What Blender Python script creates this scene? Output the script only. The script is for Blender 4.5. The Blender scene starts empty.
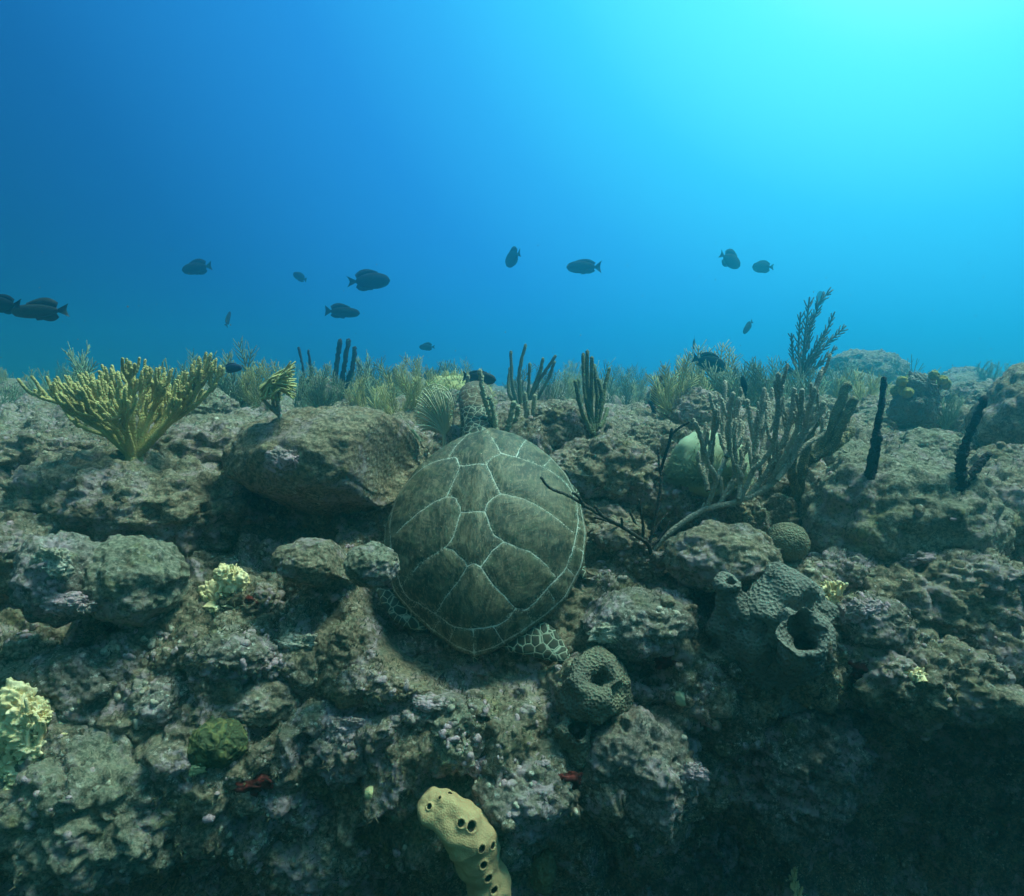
import bpy, bmesh, math, random
import numpy as np
from mathutils import Vector, Matrix
from mathutils.bvhtree import BVHTree

rng = np.random.default_rng(7)
random.seed(7)
scene = bpy.context.scene
COL = scene.collection
R = math.radians

# ------------------------------------------------------------------ camera
PITCH = R(7.1)
F = 610.0
cam = bpy.data.objects.new('camera', bpy.data.cameras.new('camera'))
COL.objects.link(cam)
cam.data.sensor_width = 36.0
cam.data.lens = 36.0 * F / 1024.0
cam.data.clip_start = 0.02
cam.data.clip_end = 500.0
cam.location = (0, 0, 0)
cam.rotation_euler = (math.pi / 2 - PITCH, 0, 0)
scene.camera = cam

# ------------------------------------------------------------------ light
SUN_EL, SUN_AZ = 66.0, 75.0        # elevation, azimuth from +Y towards +X
SUN_DIR = np.array([math.sin(R(SUN_AZ)) * math.cos(R(SUN_EL)), math.cos(R(SUN_AZ)) * math.cos(R(SUN_EL)), math.sin(R(SUN_EL))])
sun = bpy.data.objects.new('sun', bpy.data.lights.new('sun', 'SUN'))
COL.objects.link(sun)
sun.data.energy = 5.0
sun.data.angle = R(16)
sun.data.color = (0.74, 1.0, 0.80)
sun.rotation_euler = Vector(-SUN_DIR).to_track_quat('-Z', 'Y').to_euler()

world = bpy.data.worlds.new('World')
scene.world = world
world.use_nodes = True
wt = world.node_tree
wt.nodes.clear()
def wn(t, **k):
    n = wt.nodes.new(t)
    for a, b in k.items():
        setattr(n, a, b)
    return n
wout = wn('ShaderNodeOutputWorld')
wbg = wn('ShaderNodeBackground')
wt.links.new(wbg.outputs[0], wout.inputs['Surface'])
tc = wn('ShaderNodeTexCoord')
nrm = wn('ShaderNodeVectorMath', operation='NORMALIZE')
wt.links.new(tc.outputs['Generated'], nrm.inputs[0])
dot = wn('ShaderNodeVectorMath', operation='DOT_PRODUCT')
wt.links.new(nrm.outputs[0], dot.inputs[0])
bd = np.array([.45, .62, .64]); bd /= np.linalg.norm(bd)
dot.inputs[1].default_value = tuple(bd)
mr = wn('ShaderNodeMapRange')
wt.links.new(dot.outputs['Value'], mr.inputs['Value'])
mr.inputs['From Min'].default_value = -1.0
ramp = wn('ShaderNodeValToRGB')
wt.links.new(mr.outputs[0], ramp.inputs[0])
RAMP = [(-.6, (.075, .145, .115)), (-.15, (.024, .105, .125)), (.20, (.005, .060, .165)), (.454, (.008, .108, .33)),
        (.70, (.018, .225, .62)), (.80, (.030, .35, .77)), (.88, (.048, .53, .88)), (.95, (.12, .80, .98)), (1.0, (.32, 1.02, 1.02))]
els = ramp.color_ramp.elements
while len(els) > 1:
    els.remove(els[-1])
for i, (p, c) in enumerate(RAMP):
    e = els[0] if i == 0 else els.new((p + 1) / 2)
    e.position = (p + 1) / 2
    e.color = (*c, 1)
sep = wn('ShaderNodeSeparateXYZ')
wt.links.new(nrm.outputs[0], sep.inputs[0])
dn = wn('ShaderNodeMapRange', interpolation_type='SMOOTHSTEP')     # the deep water below is dark
wt.links.new(sep.outputs['Z'], dn.inputs['Value'])
dn.inputs['From Min'].default_value = -.70
dn.inputs['From Max'].default_value = -.16
dn.inputs['To Min'].default_value = 0.22
mul = wn('ShaderNodeMix', data_type='RGBA', blend_type='MULTIPLY')
mul.inputs[0].default_value = 1.0
wt.links.new(ramp.outputs[0], mul.inputs[6])
wt.links.new(dn.outputs[0], mul.inputs[7])
sky = wn('ShaderNodeTexSky', sky_type='NISHITA', sun_disc=False)    # daylight arriving through the surface overhead
sky.sun_elevation = R(SUN_EL)
sky.sun_rotation = R(SUN_AZ)
tint = wn('ShaderNodeMix', data_type='RGBA', blend_type='MULTIPLY')
tint.inputs[0].default_value = 1.0
wt.links.new(sky.outputs[0], tint.inputs[6])
tint.inputs[7].default_value = (.120, .215, .150, 1)
snell = wn('ShaderNodeMapRange', interpolation_type='SMOOTHSTEP')
wt.links.new(sep.outputs['Z'], snell.inputs['Value'])
snell.inputs['From Min'].default_value = .50
snell.inputs['From Max'].default_value = .85
sm = wn('ShaderNodeMix', data_type='RGBA', blend_type='MULTIPLY')
sm.inputs[0].default_value = 1.0
wt.links.new(tint.outputs[2], sm.inputs[6])
wt.links.new(snell.outputs[0], sm.inputs[7])
add = wn('ShaderNodeMix', data_type='RGBA', blend_type='ADD')
add.inputs[0].default_value = 1.0
wt.links.new(mul.outputs[2], add.inputs[6])
wt.links.new(sm.outputs[2], add.inputs[7])
wt.links.new(add.outputs[2], wbg.inputs['Color'])
wbg.inputs['Strength'].default_value = 1.0

HAZE_DENSITY = 0.097
HAZE_COLOR = (.11, .82, .93, 1)
HAZE_G = 0.895

vs = scene.view_settings
scene.display_settings.display_device = 'sRGB'
vs.view_transform = 'Standard'
vs.look = 'None'
vs.exposure = 0.30
vs.gamma = 1.0
vs.use_curve_mapping = False
cy = scene.cycles
cy.max_bounces = 6
cy.diffuse_bounces = 3
cy.glossy_bounces = 2
cy.transmission_bounces = 2
cy.volume_bounces = 2
cy.caustics_reflective = False
cy.caustics_refractive = False
cy.use_denoising = True
cy.use_adaptive_sampling = True
cy.adaptive_threshold = 0.015
cy.sample_clamp_indirect = 4.0
cy.filter_width = 1.5

# ------------------------------------------------------------------ pixel helpers
FW = np.array([0, math.cos(PITCH), -math.sin(PITCH)])
UP = np.array([0, math.sin(PITCH), math.cos(PITCH)])
RT = np.array([1.0, 0, 0])
def ray(px, py):
    d = FW + RT * ((px - 512) / F) + UP * ((448 - py) / F)
    return d
def at(px, py, Y):
    d = ray(px, py)
    return d * (Y / d[1])
def z1(x, y):   # enlarged crops used when tracing -> picture coordinates
    return 360 + x / 2.635, 340 + y / 2.635

# ------------------------------------------------------------------ noise
def _hash(ix, iy, iz, seed):
    h = (ix * 374761393 + iy * 668265263 + iz * 1274126177 + seed * 144269504) & 0xFFFFFFFF
    h = ((h ^ (h >> 13)) * 1274126177) & 0xFFFFFFFF
    h = ((h ^ (h >> 16)) * 2246822519) & 0xFFFFFFFF
    return (h ^ (h >> 15)) & 0xFFFFFFFF
_G = np.array([[1,1,0],[-1,1,0],[1,-1,0],[-1,-1,0],[1,0,1],[-1,0,1],[1,0,-1],[-1,0,-1],[0,1,1],[0,-1,1],[0,1,-1],[0,-1,-1],[1,1,0],[-1,1,0],[0,-1,1],[0,-1,-1]], np.float64)
def perlin(P, seed=0):
    P = np.asarray(P, np.float64)
    I = np.floor(P).astype(np.int64)
    f = P - I
    u = f * f * f * (f * (f * 6 - 15) + 10)
    out = np.zeros(len(P))
    for dx in (0, 1):
        wx = u[:, 0] if dx else 1 - u[:, 0]
        for dy in (0, 1):
            wy = u[:, 1] if dy else 1 - u[:, 1]
            for dz in (0, 1):
                wz = u[:, 2] if dz else 1 - u[:, 2]
                h = _hash(I[:, 0] + dx, I[:, 1] + dy, I[:, 2] + dz, seed) & 15
                g = _G[h]
                out += wx * wy * wz * (g[:, 0] * (f[:, 0] - dx) + g[:, 1] * (f[:, 1] - dy) + g[:, 2] * (f[:, 2] - dz))
    return out
def fbm(P, octaves=4, seed=0, gain=.5):
    a, s, out = 1.0, 1.0, 0
    for k in range(octaves):
        out = out + a * perlin(P * s + 17.3 * k, seed + k)
        a *= gain
        s *= 2.03
    return out
def lumps2(U, V, cell, seed):
    """rounded knolls: height of a field of spheres on a jittered grid (0..1)"""
    x, y = U / cell, V / cell
    ix, iy = np.floor(x).astype(np.int64), np.floor(y).astype(np.int64)
    best = np.zeros(len(x))
    for dx in (-1, 0, 1):
        for dy in (-1, 0, 1):
            cx, cyy = ix + dx, iy + dy
            h = _hash(cx, cyy, cx * 0 + 5, seed)
            jx = (h & 1023) / 1023.0
            jy = ((h >> 10) & 1023) / 1023.0
            rr = .45 + .55 * ((h >> 20) & 1023) / 1023.0
            d2 = ((cx + jx - x) ** 2 + (cyy + jy - y) ** 2) / (rr * rr)
            best = np.maximum(best, np.sqrt(np.maximum(0, 1 - d2)) * rr)
    return best
def sstep(a, b, x):
    t = np.clip((x - a) / (b - a), 0, 1)
    return t * t * (3 - 2 * t)

# ------------------------------------------------------------------ mesh helpers
def mesh_obj(name, V, Fq, mat=None, parent=None, smooth=True, tris=None):
    V = np.asarray(V, np.float32).reshape(-1, 3)
    me = bpy.data.meshes.new(name)
    polys = []
    Fq = np.zeros((0, 4), np.int32) if Fq is None or len(Fq) == 0 else np.asarray(Fq, np.int32)
    tr = np.zeros((0, 3), np.int32) if tris is None or len(tris) == 0 else np.asarray(tris, np.int32)
    nq, nt = len(Fq), len(tr)
    me.vertices.add(len(V))
    me.vertices.foreach_set('co', V.ravel())
    me.loops.add(nq * 4 + nt * 3)
    me.loops.foreach_set('vertex_index', np.concatenate([Fq.ravel(), tr.ravel()]).astype(np.int32))
    me.polygons.add(nq + nt)
    ls = np.concatenate([np.arange(nq) * 4, nq * 4 + np.arange(nt) * 3]).astype(np.int32)
    me.polygons.foreach_set('loop_start', ls)
    me.update(calc_edges=True)
    me.polygons.foreach_set('use_smooth', np.full(nq + nt, smooth, bool))
    if mat:
        me.materials.append(mat)
    o = bpy.data.objects.new(name, me)
    COL.objects.link(o)
    if parent is not None:
        o.parent = parent
    return o
def tag(o, label=None, cat=None, group=None, kind=None):
    if label: o['label'] = label
    if cat: o['category'] = cat
    if group: o['group'] = group
    if kind: o['kind'] = kind
    return o
def empty(name, loc, label, cat, group=None):
    o = bpy.data.objects.new(name, None)
    o.empty_display_size = .05
    COL.objects.link(o)
    o.location = tuple(float(c) for c in loc)
    return tag(o, label, cat, group)
def grid_faces(nr, nc, wrap=False):
    i = np.arange(nr - 1)[:, None]
    j = np.arange(nc if wrap else nc - 1)[None, :]
    a = i * nc + j
    b = i * nc + (j + 1) % nc
    return np.stack([a, b, b + nc, a + nc], -1).reshape(-1, 4)

class Tubes:
    """collects tapered tubes into one mesh"""
    def __init__(s):
        s.V, s.Q, s.T, s.n = [], [], [], 0
    def add(s, pts, rad, sides=6, tip=True, bump=0.0):
        pts = np.asarray(pts, float)
        n = len(pts)
        rad = np.broadcast_to(np.asarray(rad, float), (n,)).copy()
        tan = np.gradient(pts, axis=0)
        tan /= np.linalg.norm(tan, axis=1)[:, None] + 1e-9
        m = tan.mean(0)
        ref = np.eye(3)[np.argmin(np.abs(m))]
        a = np.cross(tan, ref); a /= np.linalg.norm(a, axis=1)[:, None] + 1e-9
        b = np.cross(tan, a)
        th = np.linspace(0, 2 * np.pi, sides, endpoint=False)
        rr = rad[:, None] * np.ones(sides)
        if bump:
            rr = rr * (1 + bump * rng.uniform(-1, 1, rr.shape))
        ring = pts[:, None] + rr[..., None] * (np.cos(th)[None, :, None] * a[:, None] + np.sin(th)[None, :, None] * b[:, None])
        s.V.append(ring.reshape(-1, 3))
        s.Q.append(grid_faces(n, sides, True) + s.n)
        k = s.n + n * sides
        if tip:
            s.V.append((pts[-1] + tan[-1] * rad[-1] * .9)[None])
            i = np.arange(sides)
            base = s.n + (n - 1) * sides
            s.T.append(np.stack([base + i, base + (i + 1) % sides, np.full(sides, k)], -1))
            k += 1
        s.n = k
    def build(s, name, mat, parent=None, loc=None):
        V = np.concatenate(s.V)
        if loc is not None:
            V = V - np.asarray(loc)
        return mesh_obj(name, V, np.concatenate(s.Q), mat, parent, True, np.concatenate(s.T) if s.T else None)
def smooth_line(P, n=14):
    """Catmull-Rom through the traced points"""
    P = np.asarray(P, float)
    if len(P) == 2:
        t = np.linspace(0, 1, n)[:, None]
        return P[0] * (1 - t) + P[1] * t
    Q = np.vstack([2 * P[0] - P[1], P, 2 * P[-1] - P[-2]])
    out = []
    per = max(3, n // (len(P) - 1))
    for i in range(1, len(Q) - 2):
        t = np.linspace(0, 1, per, endpoint=(i == len(Q) - 3))[:, None]
        p0, p1, p2, p3 = Q[i - 1], Q[i], Q[i + 1], Q[i + 2]
        out.append(.5 * ((2 * p1) + (-p0 + p2) * t + (2 * p0 - 5 * p1 + 4 * p2 - p3) * t * t + (-p0 + 3 * p1 - 3 * p2 + p3) * t ** 3))
    return np.vstack(out)

# ------------------------------------------------------------------ materials
def new_mat(name):
    m = bpy.data.materials.new(name)
    m.use_nodes = True
    nt = m.node_tree
    bs = nt.nodes['Principled BSDF']
    bs.inputs['Roughness'].default_value = .85
    bs.inputs['Specular IOR Level'].default_value = .15
    return m, nt, bs
class NT:
    def __init__(s, nt):
        s.nt = nt
    def node(s, t, **k):
        n = s.nt.nodes.new(t)
        for a, b in k.items():
            setattr(n, a, b)
        return n
    def link(s, a, b):
        s.nt.links.new(a, b)
    def coords(s, rand=True):
        tcn = s.node('ShaderNodeTexCoord')
        if not rand:
            return tcn.outputs['Object']
        oi = s.node('ShaderNodeObjectInfo')
        m = s.node('ShaderNodeMath', operation='MULTIPLY'); m.inputs[1].default_value = 37.0
        s.link(oi.outputs['Random'], m.inputs[0])
        v = s.node('ShaderNodeVectorMath', operation='ADD')
        s.link(tcn.outputs['Object'], v.inputs[0]); s.link(m.outputs[0], v.inputs[1])
        return v.outputs[0]
    def noise(s, co, scale, detail=4, rough=.6, dist=0.0):
        n = s.node('ShaderNodeTexNoise')
        n.inputs['Scale'].default_value = scale
        n.inputs['Detail'].default_value = detail
        n.inputs['Roughness'].default_value = rough
        n.inputs['Distortion'].default_value = dist
        s.link(co, n.inputs['Vector'])
        return n.outputs['Fac']
    def voro(s, co, scale, feature='F1', rnd=1.0):
        n = s.node('ShaderNodeTexVoronoi', feature=feature)
        n.inputs['Scale'].default_value = scale
        n.inputs['Randomness'].default_value = rnd
        s.link(co, n.inputs['Vector'])
        return n.outputs['Distance']
    def step(s, v, a, b, lo=0.0, hi=1.0):
        n = s.node('ShaderNodeMapRange', interpolation_type='SMOOTHSTEP')
        s.link(v, n.inputs['Value'])
        n.inputs['From Min'].default_value = a
        n.inputs['From Max'].default_value = b
        n.inputs['To Min'].default_value = lo
        n.inputs['To Max'].default_value = hi
        return n.outputs[0]
    def mix(s, f, a, b, mode='MIX'):
        n = s.node('ShaderNodeMix', data_type='RGBA', blend_type=mode)
        for v, i in ((f, 0), (a, 6), (b, 7)):
            if isinstance(v, (int, float)):
                n.inputs[i].default_value = v
            elif isinstance(v, tuple):
                n.inputs[i].default_value = (*v, 1)
            else:
                s.link(v, n.inputs[i])
        return n.outputs[2]
    def math(s, op, a, b=0.0):
        n = s.node('ShaderNodeMath', operation=op)
        for v, i in ((a, 0), (b, 1)):
            if isinstance(v, (int, float)):
                n.inputs[i].default_value = v
            else:
                s.link(v, n.inputs[i])
        return n.outputs[0]
    def bump(s, h, bs, strength=.6, dist=.01):
        n = s.node('ShaderNodeBump')
        n.inputs['Strength'].default_value = strength
        n.inputs['Distance'].default_value = dist
        s.link(h, n.inputs['Height'])
        s.link(n.outputs[0], bs.inputs['Normal'])

def rock_material(name, a, b, pink=.5, pale=.5, yellow=.3, red=.0, scale=1.0, bumpy=.9, rand=True):
    m, nt, bs = new_mat(name)
    N = NT(nt)
    co = N.coords(rand)
    c = N.mix(N.step(N.noise(co, 5 * scale, 6, .7), .38, .62), a, b)
    # mottled turf: fine light and dark specks everywhere
    c = N.mix(N.step(N.noise(co, 110 * scale, 6, .78), .40, .60), N.mix(1.0, c, (.52, .54, .50), 'MULTIPLY'), N.mix(1.0, c, (1.45, 1.42, 1.38), 'MULTIPLY'))
    c = N.mix(N.step(N.noise(co, 33 * scale, 6, .75), .52, .64, 0, .7), c, (.055, .060, .040))
    # crustose coralline algae, lavender pink
    if pink:
        k = N.math('MULTIPLY', N.step(N.noise(co, 7.5 * scale, 5, .65, .4), .50, .60), N.step(N.noise(co, 44 * scale, 5, .75), .44, .54))
        c = N.mix(N.math('MULTIPLY', k, pink), c, (.52, .38, .40))
    if yellow:
        k = N.math('MULTIPLY', N.step(N.noise(co, 10.5 * scale + 1, 4, .6), .56, .66), N.step(N.noise(co, 55 * scale, 4, .7), .40, .55))
        c = N.mix(N.math('MULTIPLY', k, yellow), c, (.27, .26, .07))
    # rusty brown turf
    k = N.math('MULTIPLY', N.step(N.noise(co, 12 * scale + 2, 5, .7), .55, .66), N.step(N.noise(co, 70 * scale, 4, .7), .42, .58))
    c = N.mix(N.math('MULTIPLY', k, .6), c, (.17, .085, .045))
    if pale:
        k = N.math('MULTIPLY', N.step(N.noise(co, 6.3 * scale, 4, .6), .44, .56), N.step(N.noise(co, 84 * scale, 5, .8), .55, .63))
        c = N.mix(N.math('MULTIPLY', k, pale), c, (.74, .70, .60))
    if red:
        k = N.step(N.noise(co, 9.0 * scale + 3, 5, .7, .3), .68, .72)
        c = N.mix(N.math('MULTIPLY', k, red), c, (.20, .03, .025))
    # fine sediment settled on faces that point up
    g = N.node('ShaderNodeNewGeometry')
    sp = N.node('ShaderNodeSeparateXYZ'); N.link(g.outputs['Normal'], sp.inputs[0])
    sed = N.math('MULTIPLY', N.step(sp.outputs['Z'], .5, 1.0), N.step(N.noise(co, 26 * scale, 6, .75), .42, .62, .0, .6))
    c = N.mix(sed, c, (.27, .25, .17))
    N.link(c, bs.inputs['Base Color'])
    h = N.math('ADD', N.noise(co, 95 * scale, 8, .8), N.math('MULTIPLY', N.voro(co, 60 * scale), .9))
    h = N.math('ADD', h, N.math('MULTIPLY', N.noise(co, 260 * scale, 3, .7), .35))
    N.bump(h, bs, bumpy, .018)
    bs.inputs['Roughness'].default_value = .95
    return m
M = {}
M['reef'] = rock_material('reef_rock', (.33, .26, .18), (.20, .155, .11), .9, 1.0, .35, .0, rand=False)
M['rock'] = rock_material('boulder_rock', (.35, .28, .195), (.22, .17, .12), .8, .85, .3)
M['rock_brown'] = rock_material('brown_boulder', (.29, .20, .13), (.33, .26, .175), .55, .8, .2)
M['rock_pink'] = rock_material('crusted_boulder', (.29, .24, .21), (.19, .16, .125), 1.0, 1.0, .4)
M['rock_pale'] = rock_material('pale_boulder', (.33, .30, .22), (.22, .20, .145), .55, .65, .4)

def rod_material(name, a, b, scale=160, bump=.6, pol=(.4, .42, .25), polyp=.5):
    m, nt, bs = new_mat(name)
    N = NT(nt)
    co = N.coords()
    c = N.mix(N.step(N.noise(co, 9, 3), .35, .65), a, b)
    v = N.voro(co, scale)
    c = N.mix(N.math('MULTIPLY', N.step(v, .15, .45, 1, 0), polyp), c, pol)
    N.link(c, bs.inputs['Base Color'])
    N.bump(N.math('MULTIPLY', v, -1.0), bs, bump, .006)
    return m
M['rod_yellow'] = rod_material('yellow_sea_rod', (.46, .38, .15), (.32, .265, .10), pol=(.58, .51, .26))
M['rod_grey'] = rod_material('grey_sea_rod', (.33, .29, .22), (.21, .19, .145), pol=(.46, .44, .34), polyp=.7)
M['rod_brown'] = rod_material('brown_sea_rod', (.16, .135, .07), (.09, .08, .05), pol=(.38, .33, .16), polyp=.7)
M['rod_dark'] = rod_material('dark_rod', (.030, .026, .026), (.018, .016, .018), pol=(.05, .045, .045), polyp=.4)
M['twig'] = rod_material('dark_twig', (.055, .045, .035), (.035, .03, .03), pol=(.12, .11, .08), polyp=.4)
M['rod_pale'] = rod_material('pale_sea_rod', (.30, .30, .19), (.19, .20, .13), pol=(.5, .5, .36))
M['rod_green'] = rod_material('green_sea_rod', (.14, .16, .08), (.09, .11, .06), pol=(.24, .26, .14))
M['plume_yellow'] = rod_material('yellow_plume', (.48, .44, .18), (.36, .34, .14), 90, .3)
M['plume_green'] = rod_material('green_plume', (.22, .27, .16), (.15, .19, .12), 90, .3, pol=(.4, .44, .26))
M['plume_grey'] = rod_material('grey_plume', (.11, .13, .10), (.075, .09, .08), 90, .3, pol=(.16, .18, .14))
M['fan'] = rod_material('fan_mesh', (.52, .50, .34), (.40, .40, .27), 120, .2)

def sponge_material(name, a, b, scale=120, bump=.9, pit=(.03, .03, .025)):
    m, nt, bs = new_mat(name)
    N = NT(nt)
    co = N.coords()
    c = N.mix(N.step(N.noise(co, 11, 5, .65), .35, .65), a, b)
    v = N.voro(co, scale)
    c = N.mix(N.step(v, .0, .42, .75, 0), c, pit)
    N.link(c, bs.inputs['Base Color'])
    h = N.math('ADD', v, N.math('MULTIPLY', N.noise(co, 40, 4), .8))
    N.bump(h, bs, bump, .008)
    return m
M['vase'] = sponge_material('vase_sponge_skin', (.19, .18, .145), (.125, .12, .10), 105)
M['tube'] = sponge_material('tube_sponge_skin', (.19, .17, .11), (.11, .10, .075), 125)
M['ysponge'] = sponge_material('yellow_sponge_skin', (.46, .30, .145), (.34, .22, .11), 260, .18, pit=(.30, .27, .12))
M['barrel'] = sponge_material('olive_sponge_skin', (.13, .13, .05), (.09, .095, .05), 60)
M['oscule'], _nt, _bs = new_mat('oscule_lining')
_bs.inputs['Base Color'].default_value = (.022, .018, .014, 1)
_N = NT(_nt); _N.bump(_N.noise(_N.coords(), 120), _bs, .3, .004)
M['rim'] = sponge_material('oscule_rim', (.52, .48, .24), (.44, .40, .2), 240, .2, pit=(.4, .37, .2))

def firecoral():
    m, nt, bs = new_mat('fire_coral_skin')
    N = NT(nt); co = N.coords()
    c = N.mix(N.step(N.noise(co, 30, 4), .4, .6), (.84, .68, .40), (.64, .50, .25))
    c = N.mix(N.step(N.noise(co, 40, 3), .58, .64), c, (.30, .27, .12))
    N.link(c, bs.inputs['Base Color'])
    N.bump(N.noise(co, 140, 4), bs, .4, .006)
    return m
M['fire'] = firecoral()
def brain(name, a, b, scale):
    m, nt, bs = new_mat(name)
    N = NT(nt); co = N.coords()
    w = N.math('PINGPONG', N.math('MULTIPLY', N.noise(co, scale, 2, .45, .3), 7.0), 1.0)
    c = N.mix(N.step(w, .45, .85), a, b)
    c = N.mix(N.step(N.noise(co, 14, 4), .6, .7, 0, .6), c, (.12, .13, .05))
    N.link(c, bs.inputs['Base Color'])
    N.bump(N.math('ADD', w, N.math('MULTIPLY', N.noise(co, 160, 4), .5)), bs, .6, .006)
    return m
M['brain_green'] = brain('green_brain_coral', (.050, .060, .028), (.12, .12, .045), 30)
M['star'] = sponge_material('star_coral', (.17, .155, .10), (.12, .11, .075), 190, .6, pit=(.07, .065, .045))

def solid(name, c, var=.25, scale=25, rough=.7):
    m, nt, bs = new_mat(name)
    N = NT(nt); co = N.coords()
    c2 = tuple(x * (1 - var) for x in c)
    N.link(N.mix(N.step(N.noise(co, scale, 4), .4, .6), c, c2), bs.inputs['Base Color'])
    N.bump(N.noise(co, scale * 5, 3), bs, .25, .003)
    bs.inputs['Roughness'].default_value = rough
    return m
M['fish'] = solid('dark_fish_skin', (.012, .016, .019), .35, 18, 1.0)
M['fish_blue'] = solid('blue_fish_skin', (.03, .05, .11), .35, 18, .55)
M['fish_green'] = solid('drab_fish_skin', (.03, .036, .028), .35, 18, .55)
M['red'] = solid('red_sponge', (.13, .022, .018), .8, 40, .9)
M['softfur'] = solid('pale_soft_coral', (.34, .38, .24), .25, 12, .9)

# ------------------------------------------------------------------ turtle pose (used by the terrain too)
T_TILT, T_YAW, T_ROLL, T_S = .8964, -.0853, .0111, 1.006
T_C = np.array([-.0818, 1.78, -.4743])
def rot(tilt, yaw, roll):
    ct, st, c1, s1, cr, sr = math.cos(tilt), math.sin(tilt), math.cos(yaw), math.sin(yaw), math.cos(roll), math.sin(roll)
    Rx = np.array([[1, 0, 0], [0, ct, -st], [0, st, ct]])
    Rz = np.array([[c1, -s1, 0], [s1, c1, 0], [0, 0, 1]])
    Ry = np.array([[cr, 0, sr], [0, 1, 0], [-sr, 0, cr]])
    return Rz @ Rx @ Ry
T_R = rot(T_TILT, T_YAW, T_ROLL)
def t_local(P):
    return ((P - T_C) @ T_R) / T_S
def t_world(p):
    return (np.asarray(p) * T_S) @ T_R.T + T_C
def carve(P, depth=.055):
    """keep rock out of the turtle's shell"""
    L = t_local(P)
    m = sstep(1.12, .92, np.hypot(L[:, 0] / .365, (L[:, 1]) / .445))
    lim = -depth + .022 * perlin(P * 18, 91) + .010 * perlin(P * 50, 92) - .01
    z = np.where(L[:, 2] > lim, lim + (L[:, 2] - lim) * .08, L[:, 2])
    near = (L[:, 2] < .5)
    L[:, 2] = np.where(near, L[:, 2] * (1 - m) + z * m, L[:, 2])
    return t_world(L)

# ------------------------------------------------------------------ terrain: one sheet from the foot of the wall to the far plateau
CU = np.array([-1.5, -.75, -.45, -.2, .0, .2, .4, .7, 1.5])
base_rows = np.array([(2.4, -2.7), (1.85, -1.95), (1.62, -1.5), (1.46, -1.2), (1.42, -1.0), (1.47, -.86), (1.60, -.73), (1.77, -.57),
                      (1.95, -.41), (2.18, -.29), (2.6, -.26), (4.0, -.28), (7.5, -.33), (12., -.45), (18.5, -.85)])
CT = np.repeat(base_rows[None], len(CU), 0)
dY = {0: [-.05]*9}
# (column, row, dY, dZ)
for c, r_, a, b in [
    (0, 3, .0, 0), (1, 2, .12, 0), (1, 3, .05, 0), (1, 4, -.08, 0), (1, 5, -.10, .02), (1, 6, -.05, .04), (1, 7, .04, -.06), (1, 8, 0, -.11), (1, 9, 0, -.09),
    (2, 4, -.04, 0), (2, 5, -.04, .03), (2, 6, -.02, .03), (2, 7, .05, -.02), (2, 8, .06, -.07), (2, 9, 0, -.07), (2, 10, 0, -.02),
    (3, 5, 0, .02), (3, 6, 0, .03), (3, 7, .02, -.02), (3, 8, 0, -.06), (3, 9, 0, -.04),
    (5, 4, .04, 0), (5, 3, .14, 0), (5, 2, .2, 0), (5, 5, -.02, 0), (5, 6, -.02, .0), (5, 7, .04, -.07), (5, 8, .05, -.11), (5, 9, 0, -.09), (5, 10, 0, -.05),
    (6, 2, .45, 0), (6, 3, .40, 0), (6, 4, .26, 0), (6, 5, .06, 0), (6, 6, 0, .0), (6, 7, .06, -.08), (6, 8, .06, -.16), (6, 9, 0, -.14), (6, 10, 0, -.07),
    (7, 1, .3, 0), (7, 2, .55, 0), (7, 3, .55, 0), (7, 4, .38, 0), (7, 5, .12, .02), (7, 6, 0, .0), (7, 7, .06, -.08), (7, 8, .06, -.16), (7, 9, 0, -.14), (7, 10, 0, -.07)]:
    CT[c, r_] += (a, b)
def interp_cr(x, xs, ys):
    """smooth interpolation along axis 0 (monotone-ish: linear + light smoothing)"""
    x = np.asarray(x)
    i = np.clip(np.searchsorted(xs, x) - 1, 0, len(xs) - 2)
    t = (x - xs[i]) / (xs[i + 1] - xs[i])
    t = t * t * (3 - 2 * t) * .5 + t * .5
    t = t.reshape(-1, *([1] * (ys.ndim - 1)))
    return ys[i] * (1 - t) + ys[i + 1] * t
uu = np.concatenate([np.linspace(-1.5, -.92, 60)[:-1], np.linspace(-.92, .92, 900), np.linspace(.92, 1.5, 60)[1:]])
seg = [26, 40, 60, 56, 60, 66, 74, 78, 84, 76, 90, 70, 50, 24]
prof_u = interp_cr(uu, CU, CT)                                        # (nu, rows, 2)
rows_t = np.concatenate([k + np.linspace(0, 1, n, endpoint=False) for k, n in enumerate(seg)] + [[len(seg)]])
def spline_rows(Pr, t):
    n = Pr.shape[1]
    i = np.clip(np.floor(t).astype(int), 0, n - 2)
    f = (t - i)[None, :, None]
    p1, p2 = Pr[:, i], Pr[:, i + 1]
    p0 = Pr[:, np.maximum(i - 1, 0)]
    p3 = Pr[:, np.minimum(i + 2, n - 1)]
    # chord-limited tangents keep unequal spans from overshooting
    l1 = np.linalg.norm(p2 - p1, axis=-1, keepdims=True)
    l0 = np.linalg.norm(p1 - p0, axis=-1, keepdims=True) + 1e-6
    l2 = np.linalg.norm(p3 - p2, axis=-1, keepdims=True) + 1e-6
    m1 = ((p1 - p0) / l0 + (p2 - p1) / l1) * .5 * l1
    m2 = ((p2 - p1) / l1 + (p3 - p2) / l2) * .5 * l1
    return (2*f**3-3*f**2+1)*p1 + (f**3-2*f**2+f)*m1 + (-2*f**3+3*f**2)*p2 + (f**3-f**2)*m2
YZ = spline_rows(prof_u, rows_t)                                      # (nu, nt, 2)
Yg, Zg = YZ[..., 0], YZ[..., 1]
Yl = np.maximum(Yg, 1.4)
Xg = uu[:, None] * (.6 + .75 * Yl)
P0 = np.stack([Xg, Yg, Zg], -1)
nu, nt_ = P0.shape[:2]
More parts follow.
